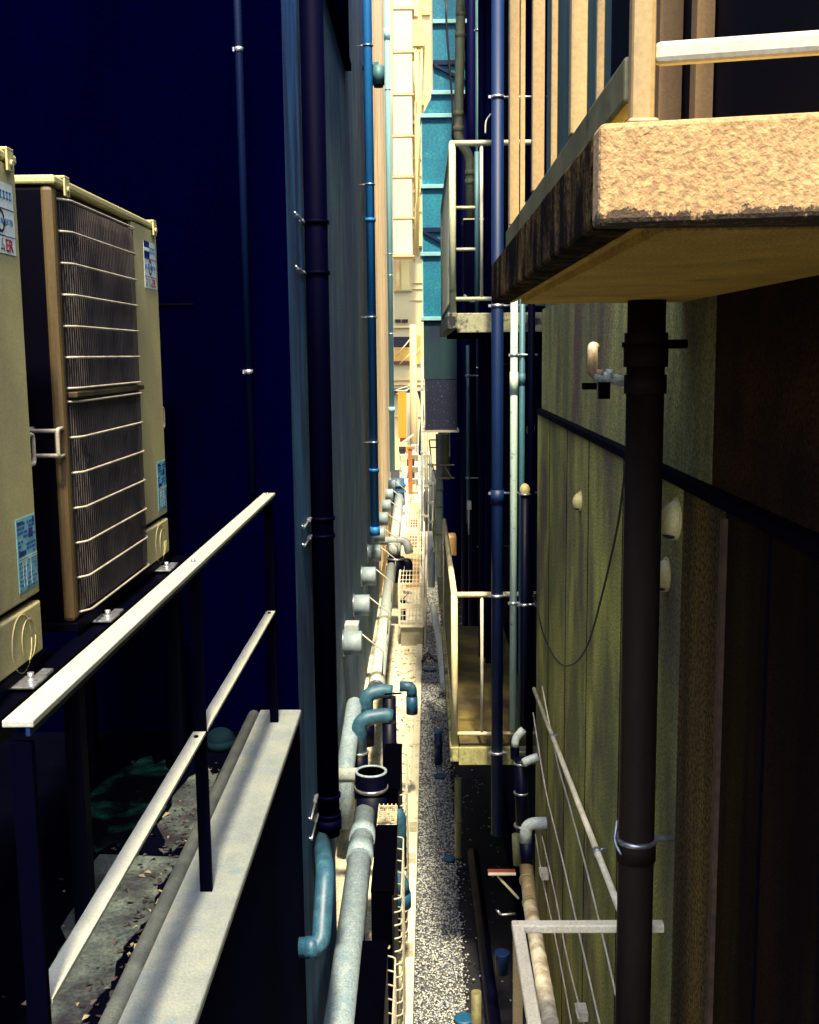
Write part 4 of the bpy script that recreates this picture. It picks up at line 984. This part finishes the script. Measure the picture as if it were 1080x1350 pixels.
part('upright', MB().cyl((at(629, 300, 7.7).x, 7.7, .26), (at(629, 300, 7.7).x, 7.7, at(629, 200, 7.7).z), .016, 10), 'teal_thin', t)

# pipes between the two right-hand buildings
vpipe('downpipe', 'deep blue downpipe in front of both railed balconies', 'downpipe', 656, 400, 6.95, .038, 0, 1100, 'deep_blue_pipe', (128, 403, 650, 785, 992), lambda p: (.78, 6.95, 0), ((655, 1.2),), ztop=2.4)
vpipe('vent_pipe', 'pale mint pipe standing beside the deep blue downpipe', 'pipe', 677.5, 600, 6.80, .0225, 380, 965, 'mint_pipe', (468, 795), lambda p: (.705, 6.8, 0), ((505, 3.0),), ztop=.9)
vpipe('vent_pipe', 'slim dark teal pipe just right of the pale mint one', 'pipe', 688, 600, 6.82, .018, 380, 960, 'teal_thin', (468, 798), lambda p: (.705, 6.8, 0), ((500, 2.0),), ztop=.9)
t, p = vpipe('vent_pipe', 'dark pipe crowned by a pale round cap near the green wall', 'pipe', 692, 700, 6.76, .026, 652, 960, 'black_pvc', (797,), lambda p: (.705, 6.76, 0))
q = at(692, 645, 6.76)
part('cap', MB().ball((p.x, 6.76, q.z - .005), .032, .032, .042), 'hood', t)
part('cap_rim', MB().cyl((p.x, 6.76, q.z - .034), (p.x, 6.76, q.z - .026), .037, 18), 'clamp_steel', t)
vpipe('vent_pipe', 'black pipe in the shadow gap against the green wall edge', 'pipe', 700, 600, 6.78, .022, 380, 1000, 'navy_pipe', (), None, ztop=.9)
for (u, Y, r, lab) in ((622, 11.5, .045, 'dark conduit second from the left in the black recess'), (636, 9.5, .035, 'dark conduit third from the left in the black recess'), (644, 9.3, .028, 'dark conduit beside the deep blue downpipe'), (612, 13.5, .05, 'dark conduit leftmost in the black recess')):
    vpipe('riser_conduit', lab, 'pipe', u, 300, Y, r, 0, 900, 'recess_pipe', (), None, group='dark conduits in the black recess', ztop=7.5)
t = thing('drainpipe', 'jointed olive drainpipe with an offset bend above the upper balcony', 'drainpipe', tuple(at(618, 290, 8.9)))
tubeP(t, 'pipe', [(610, -120), (606, 100), (604, 184), (620, 206), (620, 290)], 8.9, .037, 'olive_pvc', .06)
for (u, v) in ((608, 18), (607, 46), (604.5, 150), (604.5, 170), (620, 228), (620, 240)):
    q = at(u, v, 8.9); part('ring', MB().cyl((q.x, 8.9, q.z - .02), (q.x, 8.9, q.z + .02), .042, 16), 'olive_pvc', t)
t = thing('pole_cable', 'thin black cable hanging in front of the cyan duct', 'cable', tuple(at(592, 170, 11)))
tubeP(t, 'strand', [(588, 0), (589, 40), (593, 90), (597, 140), (597, 190)], 11, .010, 'cable', .3, 8)
pts = [at(u, v, 7.0) for u, v in ((640, 176), (641, 160), (648, 150), (656, 148))]
single('loop_cable', MB().tube(smooth_pts(pts), .005, 8), 'pale_cable', 'small cable loop where the upper balcony rail meets the blue downpipe', 'cable')

for (u, v0, v1, Y, r, m, lab) in ((630, 0, 415, 10.9, .022, 'teal_thin', 'slim teal pipe rising behind the upper balcony heater'), (617, 455, 690, 11.2, .018, 'teal_thin', 'slim teal pipe under the upper balcony in the black recess'),
                                  (640, 440, 780, 9.9, .03, 'recess_pipe', 'navy pipe under the upper balcony left of the deep blue downpipe'), (628, 445, 780, 12, .035, 'recess_pipe', 'navy pipe under the upper balcony next to the slim teal one')):
    vpipe('riser_conduit', lab, 'pipe', u, (v0 + v1) / 2, Y, r, v0, v1, m, (v0 + 40, v1 - 60), lambda p: (.78, p.y, 0))
vpipe('drain_spout', 'olive pipe dropping to the gravel from the lower balcony slab', 'pipe', 604, 1060, 8.9, .030, 1026, 1130, 'olive_pvc', (), None, ((1082, .6),))
vpipe('drain_spout', 'olive pipe stub at the bottom edge left of the white railing', 'pipe', 628, 1330, 5.6, .028, 1308, 1400, 'olive_dark', (), None)
a = at(640, 1180, 7.6)
single('floor_pipe', MB().tube(fillet([(.42, 9.5, ZG + .09), (.45, 7.0, ZG + .07), (.47, 4.5, ZG + .06)], .3), .05, 14), 'black_pvc', 'dark navy pipe lying along the shaded foot of the right wall', 'pipe')
# ------------------------------------------------------------------ cyan duct
YD = 13.0
cd = thing('exhaust_duct', 'tall square cyan duct with flanges and a dark speckled lower end', 'duct', (.17, YD, -.9))
def dz(v): return at(575, v, YD).z
ux0, ux1 = at(570.5, 60, YD).x, at(613, 60, YD).x
lx0, lx1 = at(557.5, 300, YD).x, at(596, 300, YD).x
part('upper_run', MB().box(ux0, ux1, YD, YD + .4, dz(122), 9), 'cyan_duct', cd)
tr = MB().add([(lx0, YD, dz(153)), (lx1, YD, dz(153)), (ux1, YD, dz(123)), (ux0, YD, dz(123)), (lx0, YD + .4, dz(153)), (lx1, YD + .4, dz(153)), (ux1, YD + .4, dz(123)), (ux0, YD + .4, dz(123))],
              [(0, 1, 2, 3), (7, 6, 5, 4), (0, 4, 5, 1), (1, 5, 6, 2), (2, 6, 7, 3), (3, 7, 4, 0)])
part('offset', tr, 'cyan_duct', cd)
part('lower_run', MB().box(lx0, lx1, YD, YD + .4, dz(420), dz(154)), 'cyan_duct', cd)
part('green_run', MB().box(lx0, lx1 + .05, YD, YD + .4, dz(500), dz(421)), 'green_duct', cd, label='dark green stained section')
part('sooty_run', MB().box(lx0 + .01, lx1 + .05, YD - .02, YD + .4, dz(566), dz(501)), 'speckled_duct', cd, label='black speckled section')
for v, xa, xb, m in ((29, ux0, ux1 + .12, 'sky_pipe'), (122.5, ux0 - .02, ux1, 'sky_pipe'), (153, lx0 - .02, lx1 + .02, 'sky_pipe'), (246, lx0 - .02, lx1, 'sky_pipe'), (335, lx0 - .03, lx1, 'sky_pipe'), (420, lx0 - .03, lx1, 'sky_pipe')):
    part('flange', MB().box(xa, xb, YD - .035, YD + .43, dz(v) - .022, dz(v) + .022), m, cd, bevel=.004)
part('flange', MB().box(lx0 - .02, lx1 + .07, YD - .05, YD + .43, dz(568) - .016, dz(568) + .01), 'white_steel', cd)
for v, xa, xb in ((83, ux0, ux1), (303, lx0, lx1)):
    br = MB().box(xa, xb, YD - .03, YD - .001, dz(v) - .025, dz(v) + .025); br.bar((xa + .02, YD - .02, dz(v) - .03), (xb, YD - .02, dz(v + 24)), .03, .03, (0, 1, 0))
    part('bracket', br, 'deep_blue_pipe', cd)
part('edge_trim', MB().box(lx0 - .012, lx0 - .001, YD - .004, YD + .02, dz(419), dz(155)), 'sky_pipe', cd)
part('edge_trim', MB().box(ux0 - .02, ux0 - .001, YD - .004, YD + .02, dz(121), 6), 'white_panel', cd)

# cream pipes and frames below the duct
t = thing('drain_riser', 'cream and olive twin pipe under the cyan duct with wire brackets', 'pipe', (at(580, 700, 14).x, 14, at(580, 840, 14).z))
tubeP(t, 'pipe', [(579, 572), (581, 760)], 14, .045, 'pale_pvc')
tubeP(t, 'back_pipe', [(587, 572), (588, 632)], 14.1, .055, 'olive_pvc')
fr = MB()
for (p0, p1) in (((566, 580), (578, 580)), ((566, 590), (578, 590)), ((566, 580), (568, 600)), ((570, 613), (599, 613)), ((574, 630), (599, 630)), ((570, 613), (575, 630)), ((585, 613), (596, 630)), ((577, 703), (599, 703)), ((579, 730), (600, 730)), ((593, 568), (593, 602))):
    fr.tube([at(*p0, 13.9), at(*p1, 13.9)], .009, 8)
part('bracket', fr, 'white_steel', t)
for v, r in ((646, .052), (668, .052), (704, .052)):
    q = at(580.2, v, 14); part('ring', MB().cyl((q.x, 14, q.z - .012), (q.x, 14, q.z + .012), r, 14), 'olive_pvc', t)
a = at(592, 718, 13.2)
single('mossy_box', MB().box(a.x - .06, a.x + .09, 13.1, 13.4, a.z - .12, a.z + .11), 'rust_joint', 'rusty brown box behind the corner of the lower railed balcony', 'box', bevel=.01)
a = at(569, 745, 14.5)
single('bottle', MB().tube([(a.x, 14.5, a.z - .30), (a.x, 14.5, a.z + .16), (a.x, 14.5, a.z + .2), (a.x, 14.5, a.z + .25)], .045, 14, radii=[.045, .045, .02, .018]), 'pale_pvc', 'pale cylinder hanging beside the olive hose', 'cylinder')
single('wall_lamp', MB().box(at(616, 665, 9).x, at(621, 665, 9).x, 8.95, 9.0, at(616, 671, 9).z, at(616, 660, 9).z).tube([at(618, 672, 8.98), at(618, 705, 8.98)], .006, 6), 'white_steel', 'tiny white box on a wire in the black recess', 'box')

# ------------------------------------------------------------------ far end of the alley
YEnd = 44.0
fb = thing('street_facade', 'overexposed cream building closing the far end of the alley', 'building', (0, YEnd, ZG))
part('wall', MB().box(-12, 14, YEnd, YEnd + 8, ZG, 24), 'cream_facade', fb)
def fbox(u0, v0, u1, v1, Y, dep, name, m, parent):
    a = at(u0, v0, Y); b = at(u1, v1, Y)
    return part(name, MB().box(a.x, b.x, Y - dep, Y - .002, b.z, a.z), m, parent)
w = fbox(519, 342, 543, 384, YEnd, .12, 'window_frame', 'cream_facade', fb)
fbox(522, 344, 527, 382, YEnd - .12, .03, 'window_pane', 'rust_joint', w); fbox(529, 344, 540, 382, YEnd - .12, .03, 'window_pane', 'yellow_window', w)
for (u0, u1) in ((521, 528.5), (530, 538)): fbox(u0, 421, u1, 425, YEnd, .10, 'vent_slot', 'dark_void', fb)
fbox(519, 430, 543, 432, YEnd, .10, 'string_course', 'yellow_window', fb)
fbox(517, 444, 541, 458, YEnd, .08, 'opening', 'dark_void', fb)
fbox(517, 458, 541, 476, YEnd, .10, 'opening', 'ochre', fb)
fbox(517, 476, 541, 480, YEnd, .12, 'beam', 'dark_red', fb)
fbox(548, 442, 555, 480, YEnd, .08, 'opening', 'ochre', fb)
fbox(517, 512, 548, 520, YEnd, .4, 'awning', 'dark_void', fb)
for v in (500, 506, 548): fbox(518, v, 560, v + 1.2, YEnd, .06, 'string_course', 'rust_joint', fb)
fbox(545, 0, 551, 22, YEnd, .1, 'shaft', 'beige_wall', fb); fbox(556, 0, 567, 20, YEnd, .1, 'shaft', 'rust_joint', fb)
for v in (372, 380, 395): fbox(541, v, 557, v + 1, YEnd, .05, 'string_course', 'yellow_window', fb)
fbox(549, 308, 557, 326, YEnd, .25, 'balcony_box', 'rust_joint', fb); fbox(548, 325, 558, 328, YEnd, .3, 'balcony_base', 'dark_red', fb)
fbox(550, 122, 559, 140, YEnd, .25, 'balcony_box', 'rust_joint', fb); fbox(536, 160, 557, 164, YEnd, .2, 'balcony_base', 'yellow_window', fb)
for i in range(5): fbox(541 + i * 3, 150, 542 + i * 3, 310, YEnd, .08, 'mullion', 'yellow_window', fb)
for v in (180, 206, 228, 250, 275): fbox(541, v, 558, v + 4, YEnd, .06, 'spandrel', 'rust_joint' if v % 4 else 'beige_wall', fb)

pt_ = thing('panel_tower', 'stacked white panels with rusty joints hanging high over the alley end', 'tower', (-.7, 41, 3.6))
YT = 40.5
vs_ = [-60, 12, 69, 125, 180, 234, 288, 338]
for k in range(len(vs_) - 1):
    a = at(518, vs_[k], YT); b = at(544, vs_[k + 1], YT)
    part('panel', MB().box(a.x, b.x, YT, YT + 1.2, b.z + .05, a.z), 'white_panel', pt_, bevel=.03)
    part('joint', MB().box(a.x - .02, b.x + .06, YT - .03, YT + 1.19, b.z + .001, b.z + .049), 'rust_joint', pt_)
part('hanger', MB().box(at(520, 0, YT).x, at(543, 0, YT).x, YT + 1.21, YEnd - .002, 4.6, 5.0).box(at(520, 0, YT).x, at(543, 0, YT).x, YT + 1.21, YEnd - .002, 9.6, 10), 'cream_facade', pt_)
cdx = thing('service_riser', 'yellowed cable tray with hanging looped cords on the far facade', 'cable tray', tuple(at(550, 300, 42.5)))
a = at(544, 26, 42.5); b = at(560, 60, 42.5)
part('box', MB().box(a.x, b.x, 42.5, 43.9, b.z, a.z), 'yellow_window', cdx)
cb_ = MB()
for (u0, u1, v0, v1) in ((548, 549, 62, 330), (545, 549, 60, 150), (556, 551, 60, 260), (551, 551, 66, 338), (553, 546, 150, 345)): cb_.tube([at(u0, v0, 42.6), at(u1, v1, 42.6)], .05, 8)
cb_.tube(smooth_pts([at(u, v, 42.6) for u, v in ((545, 56), (548, 65), (553, 68), (558, 62), (560, 56))]), .05, 8)
part('cord', cb_, 'yellow_window', cdx)
part('tray', MB().bar(at(549.5, 60, 42.8), at(549.5, 340, 42.8), .10, .06, (0, 1, 0)), 'white_panel', cdx)
# street pole, orange sign and clutter
t = thing('utility_pole', 'pale concrete utility pole in the bright gap at the alley end', 'pole', (at(545, 600, 35).x, 35, ZG))
a = at(545, 500, 35)
part('shaft', MB().tube([(a.x, 35, ZG), (a.x, 35, at(545, 428, 35).z)], .11, 18, radii=[.13, .10]), 'cream_facade', t)
for i, (p0, p1) in enumerate((((522, 470), (541, 447)), ((527, 480), (545, 462)), ((548, 470), (556, 455)), ((520, 515), (541, 508)), ((522, 520), (541, 512)))):
    part('wire', MB().tube([at(*p0, 35), at(*p1, 35)], .018, 6), 'cream_facade' if i < 3 else 'pale_cable', t)
part('crossarm', MB().bar(at(541, 530, 35), at(556, 530, 35), .05, .05), 'rust_joint', t)
t = thing('hanging_banner', 'bright orange vertical banner at the far alley mouth', 'banner', tuple(at(530, 580, 34)))
a = at(524.5, 516, 34); b = at(536, 577, 34)
part('cloth', MB().box(a.x, b.x, 34, 34.04, b.z, a.z), 'orange', t)
part('hem', MB().box(a.x + .05, b.x + .02, 33.99, 34.05, b.z - .13, b.z - .002), 'dark_red', t)
part('rod', MB().tube([(a.x - .05, 34.02, a.z + .02), (b.x + .05, 34.02, a.z + .02)], .02, 8), 'pale_cable', t)
t = thing('storage_shed', 'white slatted wall and awning just right of the orange banner', 'shed', tuple(at(545, 640, 36)))
fbox(536, 518, 552, 640, 37, .4, 'wall', 'white_panel', t)
a = at(525, 588, 33); b = at(545, 584, 33)
part('awning', MB().bar((a.x, 33, a.z), (b.x, 33, b.z + .25), .6, .04), 'white_panel', t)
part('awning_shadow_board', MB().box(a.x + .02, b.x, 33.1, 33.14, a.z - .2, a.z - .03), 'dark_void', t)
t = thing('timber_post', 'slim orange-brown post rising behind the wire cage', 'post', (at(541, 700, 29).x, 29, ZG))
a = at(541, 592, 29)
part('shaft', MB().box(a.x - .06, a.x + .05, 28.95, 29.05, ZG, a.z), 'brown_post_wood', t)
part('cap', MB().box(a.x - .08, a.x + .12, 28.93, 29.07, a.z + .001, a.z + .06), 'brown_post_wood', t)
cl_ = thing('goods_rack', 'cluttered pale rack of boxes beyond the wire cage', 'rack', (.05, 30, ZG))
rnd = random.Random(9)
for k in range(4):
    a = at(527, 600 + 16 * k, 31); b = at(566, 600 + 16 * k, 31)
    part('shelf', MB().box(a.x, b.x, 31, 31.4, a.z, a.z + .03), 'cage_white', cl_)
    xx = a.x
    for j in range(4):
        w = rnd.uniform(.10, .22); h = rnd.uniform(.1, .26)
        part('carton', MB().box(xx, xx + w, 31.02, 31.3, a.z + .031, a.z + .031 + h), rnd.choice(('pale_pvc', 'dark_void', 'ochre', 'white_panel', 'cage_white')), cl_); xx += w + .02
for u in (527, 547, 566):
    a = at(u, 560, 31); part('upright', MB().box(a.x - .02, a.x + .02, 31.1, 31.14, ZG, at(u, 596, 31).z), 'cage_white', cl_)
for i, (u, v0, v1, Y, r, m, lab) in enumerate(((556.5, 470, 800, 22, .025, 'pale_pvc', 'pale vertical tube left of the dark duct end'), (562, 540, 700, 20, .03, 'white_steel', 'second pale tube under the duct, joined by clips'), (567.5, 600, 700, 18, .025, 'pale_pvc', 'third pale tube nearest the cream riser'))):
    a = at(u, v0, Y); b = at(u, v1, Y)
    mb = MB().tube([(a.x, Y, a.z), (b.x, Y, b.z)], r, 10)
    for k in range(4):
        z = b.z + (a.z - b.z) * (k + .5) / 4; mb.box(a.x - .05, a.x + .05, Y - .03, Y + .03, z - .02, z + .02)
    single('service_tube', mb, m, lab, 'pipe', 'pale tubes near the duct')
pts = [at(u, v, 24) for u, v in ((552, 515), (556, 530), (557, 550), (555, 570), (554, 600))]
single('sagging_cable', MB().tube(smooth_pts(pts), .035, 8), 'cable', 'thick black cable sagging left of the dark duct end', 'cable')

# ------------------------------------------------------------------ light
w = bpy.data.worlds.new('World'); bpy.context.scene.world = w; w.use_nodes = True
nt = w.node_tree; bg = nt.nodes['Background']
sky = nt.nodes.new('ShaderNodeTexSky'); sky.sky_type = 'NISHITA'; sky.sun_disc = False
EL, AZ = R(62), R(5)      # sun behind the viewer, along the alley, a touch to the right
sky.sun_elevation = EL; sky.sun_rotation = math.pi - AZ
bg.inputs['Strength'].default_value = .15
sky.dust_density = 2.5; sky.air_density = 1.0; sky.ozone_density = 1.0
nt.links.new(sky.outputs['Color'], bg.inputs['Color'])
sl = bpy.data.lights.new('sun', 'SUN'); sl.energy = 2.4; sl.angle = R(4); sl.color = (1, .85, .56)
so = bpy.data.objects.new('sun', sl); C.objects.link(so)
sd = Vector((math.sin(AZ) * math.cos(EL), -math.cos(AZ) * math.cos(EL), math.sin(EL)))
so.rotation_euler = sd.to_track_quat('Z', 'Y').to_euler(); so.location = sd * 30
sc = bpy.context.scene
sc.view_settings.view_transform = 'Standard'; sc.view_settings.look = 'None'; sc.view_settings.gamma = 1
sc.view_settings.exposure = 2.15
sc.cycles.max_bounces = 6; sc.cycles.use_denoising = True
